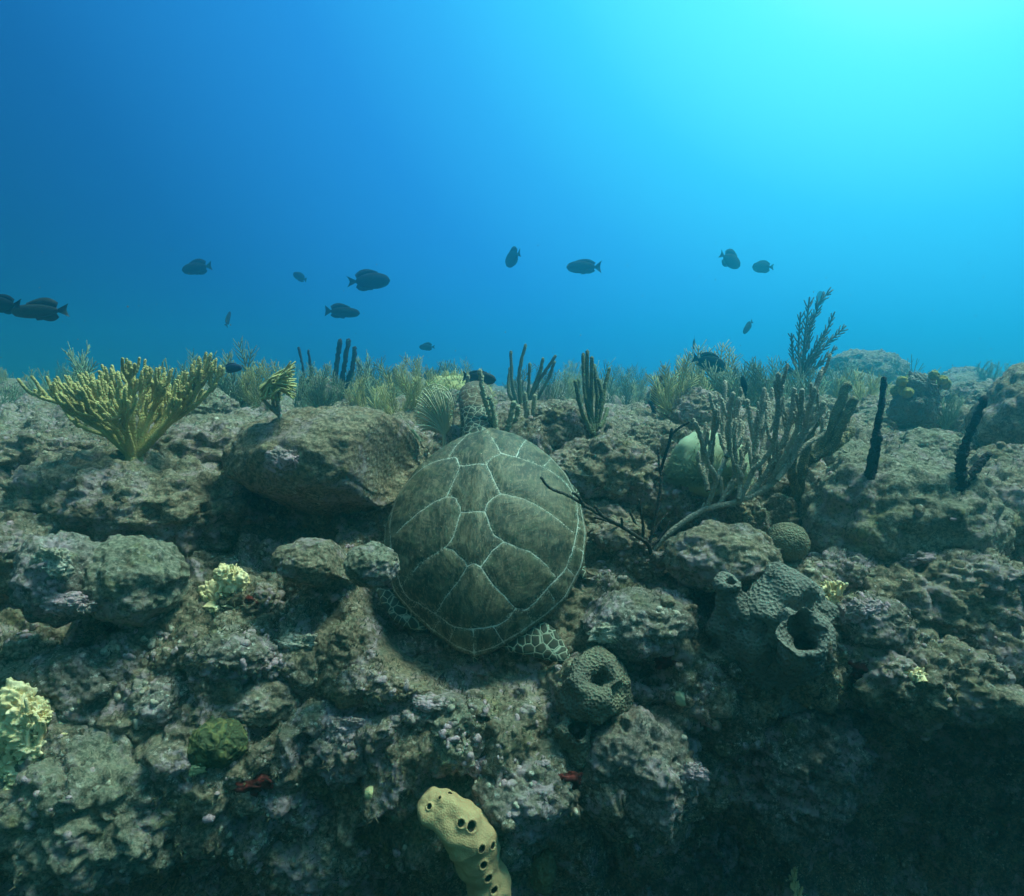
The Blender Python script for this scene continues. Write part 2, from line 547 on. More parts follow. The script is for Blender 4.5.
du = np.gradient(P0, axis=0); dv = np.gradient(P0, axis=1)
Nn = np.cross(du, dv); Nn /= np.linalg.norm(Nn, axis=-1, keepdims=True) + 1e-12
arc = np.concatenate([np.zeros((nu, 1)), np.cumsum(np.linalg.norm(np.diff(YZ, axis=1), axis=-1), axis=1)], 1)
P = P0.reshape(-1, 3); Nf = Nn.reshape(-1, 3)
far = np.clip((P[:, 1] - 2.3) / 4, 0, 2.2)
w1 = fbm(P * 2.2, 3, 11); w2 = fbm(P * 2.2 + 9.1, 3, 15); 
w3 = fbm(P * 9, 3, 21); w4 = fbm(P * 9 + 5.5, 3, 25)
Ua = P[:, 0] + .14 * w1 + .03 * w3; Va = arc.ravel() + .14 * w2 + .03 * w4
gate = sstep(-.25, .35, fbm(P * 3.1 + 3, 2, 31))
disp = (.11 + .10 * far) * (lumps2(Ua, Va, .42, 3) - .45)
disp += .055 * (lumps2(Ua * 1.02 + .3, Va, .17, 5) - .4) * (.45 + .75 * gate)
disp += .026 * (lumps2(Ua, Va + .7, .075, 7) - .35) * (1.25 - .7 * gate)
disp += .011 * (lumps2(P[:, 0] + .012 * w3, arc.ravel() + .012 * w4, .034, 9) - .3) * sstep(-.1, .3, fbm(P * 7, 2, 51))
nz = perlin(P * 42, 41)
disp += .0065 * nz + .0045 * perlin(P * 80, 43) + .003 * perlin(P * 150, 47) + .05 * w1 + .016 * w3
disp += .110 * (np.abs(perlin(P * 5 + 3, 62)) - .2) + .045 * (np.abs(perlin(P * 12, 63)) - .2) + .014 * (np.abs(perlin(P * 32, 64)) - .2)
pits = sstep(.30, .55, perlin(P * 13 + 4, 61))
disp -= .035 * pits * (P[:, 1] < 3)
P = P + Nf * disp[:, None]
# sideways jitter gives small overhangs and crags
P[:, 0] += .012 * perlin(P * 24 + 2, 71); P[:, 2] += .010 * perlin(P * 24 + 7, 73)
P = carve(P)
terrain = mesh_obj('terrain', P, grid_faces(nu, nt_), M['reef'])
tag(terrain, kind='structure')
# coarse copy for ray hits
Pg = P.reshape(nu, nt_, 3)[::3, ::3]
TREES = [BVHTree.FromPolygons([tuple(v) for v in Pg.reshape(-1, 3)], [tuple(f) for f in grid_faces(Pg.shape[0], Pg.shape[1]).tolist()])]
def hit(px, py, all_=True):
    d = Vector(ray(px, py)).normalized()
    best = None
    for t in (TREES if all_ else TREES[:1]):
        h = t.ray_cast(Vector((0, 0, 0)), d, 100)
        if h[0] is not None and (best is None or h[3] < best[1]):
            best = (np.array(h[0]), h[3])
    if best is None:
        return at(px, py, 9.0)
    return best[0]
def drop(x, y, z=2.0):
    best = None
    for t in TREES:
        h = t.ray_cast(Vector((x, y, z)), Vector((0, 0, -1)), 100)
        if h[0] is not None and (best is None or h[0].z > best):
            best = h[0].z
    return best if best is not None else -.4

# ------------------------------------------------------------------ haze: the water itself
bm = bmesh.new()
bmesh.ops.create_cube(bm, size=1.0)
for v in bm.verts:
    v.co = Vector(((v.co.x) * 48, v.co.y * 24 + 8.5, v.co.z * 5.4 - 1.3))
hm = bpy.data.meshes.new('haze'); bm.to_mesh(hm); bm.free()
haze = bpy.data.objects.new('haze', hm); COL.objects.link(haze)
tag(haze, kind='stuff')
m = bpy.data.materials.new('water_haze'); m.use_nodes = True
m.node_tree.nodes.clear()
mo = m.node_tree.nodes.new('ShaderNodeOutputMaterial'); pv = m.node_tree.nodes.new('ShaderNodeVolumePrincipled')
pv.inputs['Color'].default_value = HAZE_COLOR
pv.inputs['Density'].default_value = HAZE_DENSITY
pv.inputs['Anisotropy'].default_value = HAZE_G
m.node_tree.links.new(pv.outputs[0], mo.inputs['Volume'])
hm.materials.append(m)

# ------------------------------------------------------------------ boulders and coral heads
_bm = bmesh.new(); bmesh.ops.create_icosphere(_bm, subdivisions=6, radius=1.0)
ICO_V = np.array([v.co[:] for v in _bm.verts]); ICO_F = np.array([[v.index for v in f.verts] for f in _bm.faces]); _bm.free()
_bm = bmesh.new(); bmesh.ops.create_icosphere(_bm, subdivisions=4, radius=1.0)
ICO4_V = np.array([v.co[:] for v in _bm.verts]); ICO4_F = np.array([[v.index for v in f.verts] for f in _bm.faces]); _bm.free()
def boulder_mesh(rx, ry, rz, seed, knobs=10, knob=.22, rough=.10, fine=.012, small=False, flat=0.0, under=0.0):
    g = np.random.default_rng(seed)
    D = ICO4_V if small else ICO_V
    r = np.ones(len(D))
    c = g.normal(size=(knobs, 3)); c /= np.linalg.norm(c, axis=1)[:, None]
    for k in range(knobs):
        d2 = ((D - c[k]) ** 2).sum(1)
        R_ = g.uniform(.45, .95)
        r += knob * g.uniform(-.55, 1.0) * np.maximum(0, 1 - d2 / R_ ** 2) ** 1.5
    r += rough * fbm(D * 2.2 + seed, 3, seed) + rough * .5 * perlin(D * 6.5 + seed, seed + 5)
    V = D * r[:, None]
    if flat:
        V[:, 2] = np.where(V[:, 2] > 0, V[:, 2] * (1 - flat) + flat * np.tanh(V[:, 2] * 1.3) * .72, V[:, 2])
    V = V * np.array([rx, ry, rz])
    if under:    # undercut the lower camera side
        m_ = sstep(-.1, -.9, V[:, 2] / rz)
        V[:, 1] += m_ * under * ry
        V[:, 0] *= 1 - .25 * m_
    s = max(rx, ry, rz)
    Nd = D / np.array([rx, ry, rz]); Nd /= np.linalg.norm(Nd, axis=1)[:, None]
    f_ = perlin(V * 38 + seed * 1.7, seed + 9)
    V = V + Nd * (fine * (perlin(V * 17 + seed, seed + 8) + .6 * f_ + .35 * perlin(V * 85, seed + 3)))[:, None]
    V = V + Nd * (fine * (2.6 * np.abs(perlin(V * 10 + seed * .7, seed + 31)) + 1.7 * np.abs(perlin(V * 23 + seed, seed + 32)) + 1.0 * np.abs(perlin(V * 48 + seed, seed + 33)) - 1.0))[:, None]
    pit = sstep(.32, .6, perlin(V * 15 + 3 + seed, seed + 20))
    V = V - Nd * (pit * fine * 1.6)[:, None]
    return V, (ICO4_F if small else ICO_F)
def boulder(name, px, py, w, h, label, cat, mat='rock', seed=1, depth=1.0, sink=.55, Y=None, roll=0.0, group=None, carved=True, on_all=False, **k):
    """a rock whose outline in the photo is about w by h pixels round (px, py)"""
    if Y is None:
        p = hit(px, py, on_all)
    else:
        Yh = hit(px, py, False)[1]
        p = at(px, py, min(Y, Yh + .10 * w * Yh / F) if Y < 3.5 else Y)
    s = p[1] / F
    rx, rz = w * s / 2, h * s / 2
    ry = depth * (rx + rz) / 2
    d = p / np.linalg.norm(p)
    c = p + d * (ry * sink if Y is None else 0)
    V, Fc = boulder_mesh(rx, ry, rz, seed, **k)
    if roll:
        cr, sr = math.cos(R(roll)), math.sin(R(roll))
        x, z = V[:, 0].copy(), V[:, 2].copy()
        V[:, 0] = x * cr - z * sr; V[:, 2] = x * sr + z * cr
    base = c + np.array([0, 0, -rz])
    W = V + c
    if carved:
        W = carve(W, .03)
    o = mesh_obj(name, W - base, None, M[mat], None, True, Fc)
    o.location = tuple(base)
    tag(o, label, cat, group)
    if k.get('fine', .012) < .007: BARE.add(o.name)
    TREES.append(BVHTree.FromPolygons([tuple(v) for v in W], [tuple(f) for f in Fc.tolist()]))
    return o

BARE = set()
B = boulder
B('boulder', 258, 452, 250, 92, 'long flat-topped rock mound behind the overhanging boulder, small plumes growing on it', 'rock', 'rock', 3, .9, Y=2.35, flat=.4, knob=.12)
B('boulder', 330, 462, 204, 118, 'big brown overhanging boulder with a dark hollow beneath, left of the turtle', 'rock', 'rock_brown', 18, .8, Y=1.93, flat=.3, under=.4, knob=.10, knobs=9, fine=.0055, rough=.06)
B('boulder', 130, 508, 260, 118, 'broad rough rock below the yellow branching coral', 'rock', 'rock', 21, .8, Y=1.98, flat=.3, knob=.2, knobs=16, fine=.018)
B('boulder', 20, 560, 150, 100, 'dim rock at the left edge beside the whitish crusted boulder', 'rock', 'rock', 24, .8, Y=1.8, knob=.2)
B('boulder', 62, 578, 88, 88, 'rounded boulder crusted white and pink on its left flank', 'rock', 'rock_pink', 31, .9, Y=1.47, knob=.14, fine=.0055)
B('boulder', 130, 578, 110, 84, 'smooth low olive boulder joined to the white crusted one', 'rock', 'rock_pale', 33, .9, Y=1.52, knob=.1, fine=.0045)
B('boulder', 372, 565, 56, 46, 'small round pale stone touching the left edge of the shell', 'rock', 'rock_pale', 41, .9, Y=1.48, knob=.06, carved=False, fine=.0025)
B('boulder', 311, 562, 76, 46, 'small smooth stone in the shadow under the overhang', 'rock', 'rock', 43, .9, Y=1.58, knob=.1, fine=.0035)
B('boulder', 250, 600, 60, 40, 'low sandy stone beneath the small smooth one', 'rock', 'rock', 45, .9, knob=.1)
B('boulder', 95, 795, 200, 150, 'large pale knobbly boulder low in the left corner', 'rock', 'rock_pale', 51, .9, knob=.2, knobs=16, fine=.016)
B('boulder', 258, 702, 84, 50, 'flat oval grey stone above the green brain coral', 'rock', 'rock', 53, .9, knob=.08, fine=.004, sink=.3)
B('boulder', 80, 690, 84, 92, 'lavender crusted lump right of the pale yellow fire coral', 'rock', 'rock_pink', 55, .8, knob=.2)
B('boulder', 345, 745, 100, 80, 'whitish lavender lump right of the green brain coral', 'rock', 'rock_pink', 57, .8, knob=.2)
B('boulder', 275, 660, 90, 50, 'white-flecked knob left of the shell tail', 'rock', 'rock_pink', 59, .8, knob=.25)
B('boulder', 385, 682, 120, 40, 'speckled ledge right under the left hind flipper', 'rock', 'rock_brown', 61, .8, knob=.2, carved=True)
B('boulder', 458, 742, 60, 62, 'yellowish knob with a hole beside it, under the shell', 'rock', 'rock_pale', 63, .9, knob=.2)
B('boulder', 320, 840, 150, 110, 'dull grey lump left of the yellow holey sponge', 'rock', 'rock', 65, .8, knob=.25, knobs=16)
B('boulder', 425, 705, 90, 50, 'pinkish white crusted bump under the tail of the shell', 'rock', 'rock_pink', 67, .8, knob=.2)
B('boulder', 640, 770, 130, 130, 'mottled purple-grey buttress right of the ring-mouthed tube sponge', 'rock', 'rock_pink', 71, .8, knob=.25, knobs=18)
B('boulder', 770, 745, 190, 170, 'large craggy buttress below the grey vase sponge', 'rock', 'rock_pink', 73, .7, knob=.25, knobs=22, fine=.02, sink=.15)
B('boulder', 640, 622, 120, 66, 'white-crusted dome right of the hind flipper', 'rock', 'rock_pink', 75, .9, Y=1.6, knob=.14, fine=.007)
B('boulder', 722, 557, 116, 70, 'smooth domed boulder left of the small round coral globe', 'rock', 'rock', 77, .9, Y=1.70, knob=.1, fine=.005)
B('boulder', 640, 560, 90, 40, 'low rubbly rock at the foot of the dark twiggy coral', 'rock', 'rock', 79, .9, knob=.2)
B('boulder', 872, 622, 84, 56, 'pale pink lump right of the grey vase sponge', 'rock', 'rock_pink', 81, .9, knob=.15, fine=.007, sink=.3)
B('boulder', 940, 610, 180, 110, 'ledge of bumpy olive rock at the right over the dark hollow', 'rock', 'rock', 83, .7, knob=.25, knobs=18, fine=.018)
B('boulder', 930, 680, 150, 80, 'shadowed overhang lip low on the right', 'rock', 'rock', 84, .7, knob=.25, knobs=18, fine=.018)
B('boulder', 900, 522, 186, 150, 'large domed mound carrying two thin dark rods', 'rock', 'rock_pale', 85, .9, Y=1.93, knob=.10, knobs=14, fine=.009)
B('boulder', 1010, 530, 120, 120, 'rough mound at the right edge beside the forked dark rod', 'rock', 'rock', 87, .9, Y=2.0, knob=.2)
B('boulder', 925, 455, 84, 52, 'pale smooth dome between the two dark rods', 'rock', 'rock_pale', 89, .9, Y=2.75, knob=.1, fine=.006)
B('boulder', 1050, 436, 136, 136, 'tall smooth-sided rock cut by the right edge of the view', 'rock', 'rock', 91, .9, Y=2.35, knob=.1, fine=.006)
B('boulder', 855, 420, 90, 44, 'hazy low rock behind the thin dark rod', 'rock', 'rock', 93, .9, Y=3.8, knob=.15)
B('boulder', 905, 420, 110, 50, 'hazy mound below the olive barrel sponge', 'rock', 'rock', 94, .9, Y=4.2, knob=.15)
B('boulder', 612, 472, 120, 76, 'rough rock with a dark hole right of the shell front', 'rock', 'rock', 95, .9, Y=2.4, knob=.22, knobs=16)
B('boulder', 560, 432, 66, 54, 'grey dented rock between the turtle and the dark green rods', 'rock', 'rock', 97, .9, Y=3.0, knob=.2)
B('boulder', 680, 503, 90, 56, 'rounded brown rock behind the dark twigs', 'rock', 'rock_brown', 99, .9, Y=2.15, knob=.15)
B('boulder', 650, 448, 70, 46, 'hazy rock at the base of the crooked stem', 'rock', 'rock', 101, .9, Y=3.2, knob=.2)
B('boulder', 596, 520, 90, 50, 'pitted brown rock at the right rim of the shell', 'rock', 'rock_brown', 102, .9, Y=2.02, knob=.2)
B('boulder', 866, 382, 82, 70, 'far blue-grey rock with a bright top, faded by the water', 'rock', 'rock_pale', 103, .9, Y=6.6, knob=.15, flat=.3)
B('boulder', 965, 382, 46, 34, 'far small block of rock faded by the water, near the right edge', 'rock', 'rock', 105, .9, Y=6.8, knob=.1, flat=.5)
B('boulder', 40, 452, 130, 40, 'hazy green-grey ridge behind the yellow branching coral', 'rock', 'rock', 107, .9, Y=3.0, knob=.2)
B('boulder', 20, 660, 80, 60, 'shaded lump over the pale yellow fire coral', 'rock', 'rock', 109, .9, knob=.2)
B('boulder', 180, 655, 110, 60, 'dusty hump below the fire coral tuft', 'rock', 'rock', 111, .8, knob=.2)
B('boulder', 520, 800, 110, 90, 'mauve mottled hump right of the yellow holey sponge top', 'rock', 'rock_pink', 113, .8, knob=.25, knobs=18)

B('boulder', 884, 424, 66, 36, 'small hazy dome left of the olive barrel sponge', 'rock', 'rock_pale', 121, .9, Y=3.2, knob=.1, fine=.005)
B('boulder', 955, 424, 66, 40, 'hazy dome right below the olive barrel sponge', 'rock', 'rock', 123, .9, Y=3.1, knob=.1, fine=.005)
B('boulder', 1005, 488, 110, 84, 'domed rough boulder at the right edge behind the forked black rod', 'rock', 'rock', 125, .9, Y=2.15, knob=.12, fine=.008)
B('boulder', 634, 474, 34, 40, 'dark green lump between the shell and the crooked stem', 'rock', 'rock_brown', 127, .9, Y=2.3, knob=.12, fine=.006)
B('boulder', 845, 462, 60, 40, 'low pale rock left of the thin black rod', 'rock', 'rock_pale', 129, .9, Y=2.35, knob=.12, fine=.006)
B('boulder', 800, 590, 80, 60, 'rubbly hump behind the grey vase sponge', 'rock', 'rock', 131, .9, Y=1.72, knob=.2, fine=.010)
B('boulder', 850, 575, 90, 50, 'pink-flecked ledge under the domed mound', 'rock', 'rock_pink', 133, .9, Y=1.75, knob=.2, fine=.010)
B('boulder', 960, 575, 120, 60, 'olive ledge under the forked black rod', 'rock', 'rock', 135, .9, Y=1.7, knob=.2, fine=.010)
B('boulder', 570, 470, 50, 44, 'brown rock at the upper right rim of the shell', 'rock', 'rock_brown', 137, .9, Y=2.3, knob=.15, fine=.006)
B('boulder', 620, 535, 60, 36, 'low brown stone beneath the dark twigs', 'rock', 'rock_brown', 139, .9, Y=1.85, knob=.12, fine=.006)
B('boulder', 230, 655, 90, 50, 'white-tipped hump below the pale tuft, beside the dusty one', 'rock', 'rock_pink', 141, .9, knob=.15, fine=.007, sink=.4)
B('boulder', 165, 700, 80, 60, 'grey-mauve bump left of the flat oval stone', 'rock', 'rock_pink', 143, .9, knob=.15, fine=.007, sink=.4)
B('boulder', 420, 640, 60, 30, 'low crusted lip under the tip of the shell', 'rock', 'rock_pink', 145, .9, knob=.15, fine=.008)

g_ = np.random.default_rng(321)
for k in range(34):
    y_ = g_.uniform(2.7, 8.5); x_ = g_.uniform(-.9, .9) * y_
    px_ = 512 + F * x_ / y_
    if y_ < 3.2 and 420 < px_ < 560: continue
    z_ = drop(x_, y_)
    w_ = g_.uniform(.22, .5) * (1 if y_ < 5 else 1.4) * F / y_
    d_ = np.array([x_, y_, z_ + .02]); dd_ = d_ @ FW
    boulder('boulder', 512 + F * d_[0] / dd_, 448 - F * (d_ @ UP) / dd_, w_, w_ * g_.uniform(.45, .8), 'low rounded rock on the far reef flat, hazed by the water', 'rock', ['rock', 'rock_pale', 'rock_brown'][k % 3], 400 + k, .9, Y=y_, knob=.15, small=y_ > 4.5, group='low rocks on the far reef flat')

# ------------------------------------------------------------------ turtle
OY = np.array([-.36, -.345, -.30, -.25, -.2, -.1, 0, .1, .2, .26, .31, .345, .365])
OW = np.array([0, .05, .12, .185, .237, .285, .296, .280, .236, .188, .130, .075, 0.]) * 1.022
T_H = .151
def build_turtle():
    Rm = Matrix(T_R.tolist()).to_4x4()
    root_mw = Matrix.Translation(Vector(T_C)) @ Rm @ Matrix.Scale(T_S, 4)
    # ---- body: skin of head, neck, flippers, tail as one continuous mesh
    V, Q = [], []
    n = [0]
    def loft(cs, rad, sides=16):
        cs = np.asarray(cs, float); rad = np.asarray(rad, float)
        t = np.gradient(cs, axis=0); t /= np.linalg.norm(t, axis=1)[:, None]
        a = np.cross(t, np.array([0, 0, 1.0])); a /= np.linalg.norm(a, axis=1)[:, None]
        b = np.cross(a, t)
        th = np.linspace(0, 2 * np.pi, sides, endpoint=False)
        ring = cs[:, None] + rad[:, 0, None, None] * np.cos(th)[None, :, None] * a[:, None] + rad[:, 1, None, None] * np.sin(th)[None, :, None] * b[:, None]
        V.append(ring.reshape(-1, 3)); Q.append(grid_faces(len(cs), sides, True) + n[0])
        k = n[0]; n[0] += len(cs) * sides
        for e, idx in ((0, 0), (1, len(cs) - 1)):
            V.append(cs[idx][None])
            i = np.arange(sides); bs_ = k + idx * sides
            Q.append(np.stack([bs_ + i, bs_ + (i + 1) % sides, np.full(sides, n[0]), np.full(sides, n[0])], -1))
            n[0] += 1
    def px_local(px, py, Y):
        return t_local(at(px, py, Y)[None])[0]
    # plastron core
    ys_ = np.linspace(-.33, .33, 15)
    w_ = np.interp(ys_, OY, OW) * .86
    loft(np.stack([0 * ys_, ys_, 0 * ys_ - .012], -1), np.stack([np.maximum(w_, .01), np.full(15, .04)], -1), 24)
    # neck and head
    hc = [px_local(479, 470, 1.93), px_local(479, 446, 2.0), px_local(478, 428, 2.06), px_local(477, 412, 2.11), px_local(476, 401, 2.17), px_local(475, 394, 2.24), px_local(474, 391, 2.31), px_local(474, 391, 2.36)]
    loft(hc, [(.066, .056), (.064, .056), (.060, .052), (.059, .050), (.064, .053), (.060, .050), (.038, .034), (.016, .016)])
    # flippers, each a thick blade of traced outline spine points (local coords, widths)
    def blade(sp, wd, th):
        loft(sp, np.stack([wd, th], -1))
    def plane_local(px, py, zl):
        d = ray(px, py); o = T_R.T @ (-T_C) / T_S; dl = T_R.T @ d / T_S
        s_ = (zl - o[2]) / dl[2]
        return o + s_ * dl
    def slab(poly, zs, th):
        """flat pointed flipper from its outline, thick in the middle and thin at the edge"""
        pts = np.array([plane_local(x, y, z_) for (x, y), z_ in zip(poly, zs)])
        cen = pts.mean(0)
        rings = []
        for f_, t_ in ((.02, 1), (.5, .95), (.82, .7), (1.0, .25)):
            q = cen + (pts - cen) * f_; q = q + np.array([0, 0, th * t_]); rings.append(q)
        for f_, t_ in ((1.0, -.25), (.82, -.7), (.5, -.95), (.02, -1)):
            q = cen + (pts - cen) * f_; q = q + np.array([0, 0, th * t_]); rings.append(q)
        m_ = len(pts)
        V.append(np.concatenate(rings)); Q.append(grid_faces(8, m_, True) + n[0])
        k = n[0]; n[0] += 8 * m_
        for idx in (0, 7):
            V.append(rings[idx].mean(0)[None]); i = np.arange(m_)
            Q.append(np.stack([k + idx * m_ + i, k + idx * m_ + (i + 1) % m_, np.full(m_, n[0]), np.full(m_, n[0])], -1)); n[0] += 1
    slab([(492, 640), (505, 630), (520, 624), (534, 620), (545, 621), (556, 629), (564, 641), (570, 653), (574, 662), (568, 665), (552, 662), (536, 658), (518, 654), (503, 650)], [-.016] * 5 + [-.014, -.012, -.008, -.004, -.004, -.010] + [-.016] * 3, .011)
    slab([(420, 600), (400, 592), (388, 588), (377, 588), (376, 594), (380, 604), (388, 615), (394, 622), (402, 627), (416, 631), (430, 630)], [-.018, -.016, -.012, -.008, -.006, -.006, -.008, -.010, -.012, -.016, -.02], .011)
    for sx in (1, -1):
        blade([(sx * .12, .22, -.01), (sx * .18, .20, -.03), (sx * .235, .14, -.045), (sx * .255, .05, -.05), (sx * .262, -.03, -.05), (sx * .28, -.09, -.05), (sx * .30, -.12, -.046)],
              [.05, .055, .055, .045, .034, .022, .008], [.03, .022, .016, .013, .011, .009, .006])
    loft([(0, -.29, -.015), (0, -.34, -.02), (0, -.372, -.024)], [(.03, .02), (.018, .014), (.006, .006)], 10)
    body = mesh_obj('sea_turtle', np.concatenate(V), np.concatenate(Q), M['tskin'])
    # drop degenerate quads by rebuilding through bmesh
    b_ = bmesh.new(); 
    VV = np.concatenate(V); QQ = np.concatenate(Q)
    vs_ = [b_.verts.new(v) for v in VV]
    for f in QQ:
        ids = list(dict.fromkeys(int(i) for i in f))
        try:
            b_.faces.new([vs_[i] for i in ids])
        except ValueError:
            pass
    bmesh.ops.recalc_face_normals(b_, faces=b_.faces)
    b_.to_mesh(body.data); b_.free()
    rm = body.modifiers.new('remesh', 'REMESH'); rm.mode = 'VOXEL'; rm.voxel_size = .0055; rm.use_smooth_shade = True
    smo = body.modifiers.new('smooth', 'SMOOTH'); smo.iterations = 6; smo.factor = .5
    body.matrix_world = root_mw
    tag(body, 'sea turtle with white-seamed brown shell plates climbing the reef, seen from behind', 'sea turtle')
    # ---- carapace
    yy = np.concatenate([np.linspace(-.36, -.30, 40)[:-1], np.linspace(-.30, .30, 150), np.linspace(.30, .365, 40)[1:]])
    o_r = np.stack([np.interp(yy, OY, OW), yy], -1)
    k_ = np.ones(7) / 7
    pad = np.pad(o_r[:, 0], 3, mode='edge'); o_r[1:-1, 0] = np.convolve(pad, k_, 'valid')[1:-1]
    o_r[0, 0] = o_r[-1, 0] = 0
    out = np.concatenate([o_r, o_r[::-1][1:-1] * np.array([-1, 1])])
    no = len(out); na = 150
    a = np.linspace(0.004, 1, na)
    X = a[:, None] * out[:, 0]; Y = a[:, None] * out[:, 1]
    Z = T_H * (1 - a ** 2.3) ** .72
    Z = Z[:, None] * np.ones(no)
    x, y = X.ravel(), Y.ravel()
    S = dict(A_l=(-.081,.301),A_r=(-.008,.305),B_l=(-.116,.191),B_r=(.045,.203),C_l=(-.072,.152),C_r=(.008,.154),D_l=(-.100,.042),D_r=(.055,.052),
             E_l=(-.050,-.009),E_r=(.014,-.006),F_l=(-.088,-.109),F_r=(.072,-.089),G_l=(-.020,-.160),G_r=(.013,-.158),H_l=(-.106,-.266),H_r=(.109,-.249))
    lines = [
        [S['A_l'], (-.078, .318), (-.055, .330)], [S['A_r'], (-.012, .322), (-.03, .333)], [(-.055, .330), (-.03, .333)],
        [S['A_l'], (-.102, .245), S['B_l']], [S['A_r'], (.022, .25), S['B_r']],
        [S['B_l'], (-.092, .19), (-.080, .168), S['C_l']], [S['B_r'], (.022, .183), (.012, .168), S['C_r']],
        [S['C_l'], S['C_r']],
        [S['C_l'], (-.082, .10), S['D_l']], [S['C_r'], (.026, .11), S['D_r']],
        [S['D_l'], (-.075, .037), (-.058, .015), S['E_l']], [S['D_r'], (.036, .04), (.022, .02), S['E_r']],
        [S['E_l'], S['E_r']],
        [S['E_l'], (-.060, -.05), (-.068, -.082), S['F_l']], [S['E_r'], (.030, -.04), (.045, -.07), S['F_r']],
        [S['F_l'], (-.062, -.118), (-.035, -.14), S['G_l']], [S['F_r'], (.05, -.108), (.028, -.138), S['G_r']],
        [S['G_l'], (-.004, -.152), S['G_r']],
        [S['G_l'], (-.05, -.20), (-.082, -.235), S['H_l']], [S['G_r'], (.05, -.20), (.085, -.23), S['H_r']],
        [S['D_l'], (-.14, .026), (-.18, .0), (-.249, -.044)], [S['D_r'], (.11, .046), (.169, .025), (.262, -.022)],
        [S['F_l'], (-.152, -.144), (-.212, -.188)], [S['F_r'], (.12, -.102), (.153, -.113), (.217, -.158)],
        # seam between costals and marginals
        [S['B_r'], (.109, .192), (.189, .171), (.239, .145), (.268, .095), (.275, .04), (.273, .003), (.262, -.058), (.240, -.124), (.217, -.158), (.175, -.207), (.135, -.246), S['H_r'], (.078, -.282), (.05, -.295), (.001, -.304),
         (-.05, -.298), (-.087, -.278), S['H_l'], (-.161, -.236), (-.192, -.218), (-.217, -.186), (-.243, -.124), (-.266, -.05), (-.276, .003), (-.277, .05), (-.270, .095), (-.243, .145), (-.21, .171), (-.16, .19), S['B_l']],
        [(.001, -.304), (.001, -.36)], [(-.05, -.298), (-.072, -.332)], [(.05, -.295), (.079, -.325)], [(.135, -.246), (.150, -.27)], [(.19, -.19), (.222, -.218)],
        [(.240, -.124), (.285, -.142)], [(.262, -.058), (.31, -.062)], [(.273, .003), (.32, .004)], [(.274, .07), (.31, .08)], [(.239, .145), (.275, .165)], [(.17, .176), (.20, .26)], [(.09, .196), (.115, .33)],
        [(-.09, -.277), (-.12, -.305)], [(-.161, -.236), (-.185, -.25)], [(-.217, -.186), (-.25, -.195)], [(-.243, -.124), (-.285, -.142)], [(-.27, -.04), (-.31, -.045)], [(-.277, .04), (-.32, .05)], [(-.26, .12), (-.3, .14)], [(-.19, .18), (-.22, .25)]]
    P2 = np.stack([x, y], -1)
    wob = np.stack([fbm(np.stack([x * 30, y * 30, 0 * x], -1), 2, 5), fbm(np.stack([x * 30, y * 30, 0 * x + 7], -1), 2, 6)], -1) * .0025
    Pw = P2 + wob
    dist = np.full(len(x), 9.0)
    for ln in lines:
        L = smooth_line(np.array(ln), max(8, 8 * (len(ln) - 1))) if len(ln) > 2 else np.array(ln)
        for p, q in zip(L[:-1], L[1:]):
            e = q - p
            t = np.clip(((Pw - p) @ e) / (e @ e + 1e-12), 0, 1)
            d = np.hypot(*(Pw - p - t[:, None] * e).T)
            dist = np.minimum(dist, d)
    dist = np.minimum(dist, np.abs(np.repeat(a, no) - .982) * np.tile(np.hypot(out[:, 0], out[:, 1]), na))
    # growth streaks: each plate has streaks that fan from its own centre
    C = np.array([(-.045, .23), (-.022, .075), (-.01, -.085), (0, -.23), (.14, .10), (.17, -.05), (.13, -.18), (-.19, .09), (-.19, -.07), (-.14, -.2)])
    G = C + np.array([(0, -.30)] * 4 + [(-.28, -.16)] * 3 + [(.28, -.16)] * 3)
    idn = np.argmin(((P2[:, None] - C[None]) ** 2).sum(-1), 1)
    wq = np.stack([fbm(np.stack([x * 14, y * 14, idn * 2.0], -1), 2, 71), fbm(np.stack([x * 14, y * 14, idn * 2.0 + 40], -1), 2, 72)], -1)
    g = P2 + wq * .018 - G[idn]
    ang = np.arctan2(g[:, 1], g[:, 0]); rad = np.hypot(g[:, 0], g[:, 1])
    st = .55 * fbm(np.stack([ang * 16, rad * 17, idn * 5.7], -1), 4, 77, .66) + .55 * fbm(np.stack([ang * 60, rad * 26, idn * 3.7], -1), 3, 76, .72) + .45 * fbm(np.stack([x * 34, y * 22, idn * 1.0], -1), 3, 78, .6)
    st2 = fbm(np.stack([x * 11, y * 11, idn * 3.1], -1), 3, 79, .6)
    # low relief: plates swell a little, seams are shallow grooves
    Z = Z.ravel() + .0035 * sstep(0, .03, dist) - .0012 * sstep(.005, 0, dist) + .0012 * st
    keel = .004 * np.exp(-((x - -.015) / .02) ** 2) * sstep(-.34, -.1, y)
    Zt = Z + keel
    Zt = Zt.reshape(na, no); Zt[-1] = 0.002
    top = np.stack([X, Y, Zt], -1).reshape(-1, 3)
    nb = 24
    ab = np.linspace(1, .3, nb)
    bot = np.stack([ab[:, None] * out[:, 0] * .995, ab[:, None] * out[:, 1] * .995, (-.012 - .012 * (1 - ab))[:, None] * np.ones(no)], -1).reshape(-1, 3)
    Vc = np.concatenate([top, bot])
    car = mesh_obj('carapace', Vc, grid_faces(na + nb, no, True), M['shell'], body)
    full = lambda v, f: np.concatenate([v, np.full(len(bot), f)]).astype(np.float32)
    for nm, v in (('seam', full(dist, .05)), ('streak', full(st, 0)), ('blotch', full(st2, 0))):
        at_ = car.data.attributes.new(nm, 'FLOAT', 'POINT'); at_.data.foreach_set('value', v)
    return body
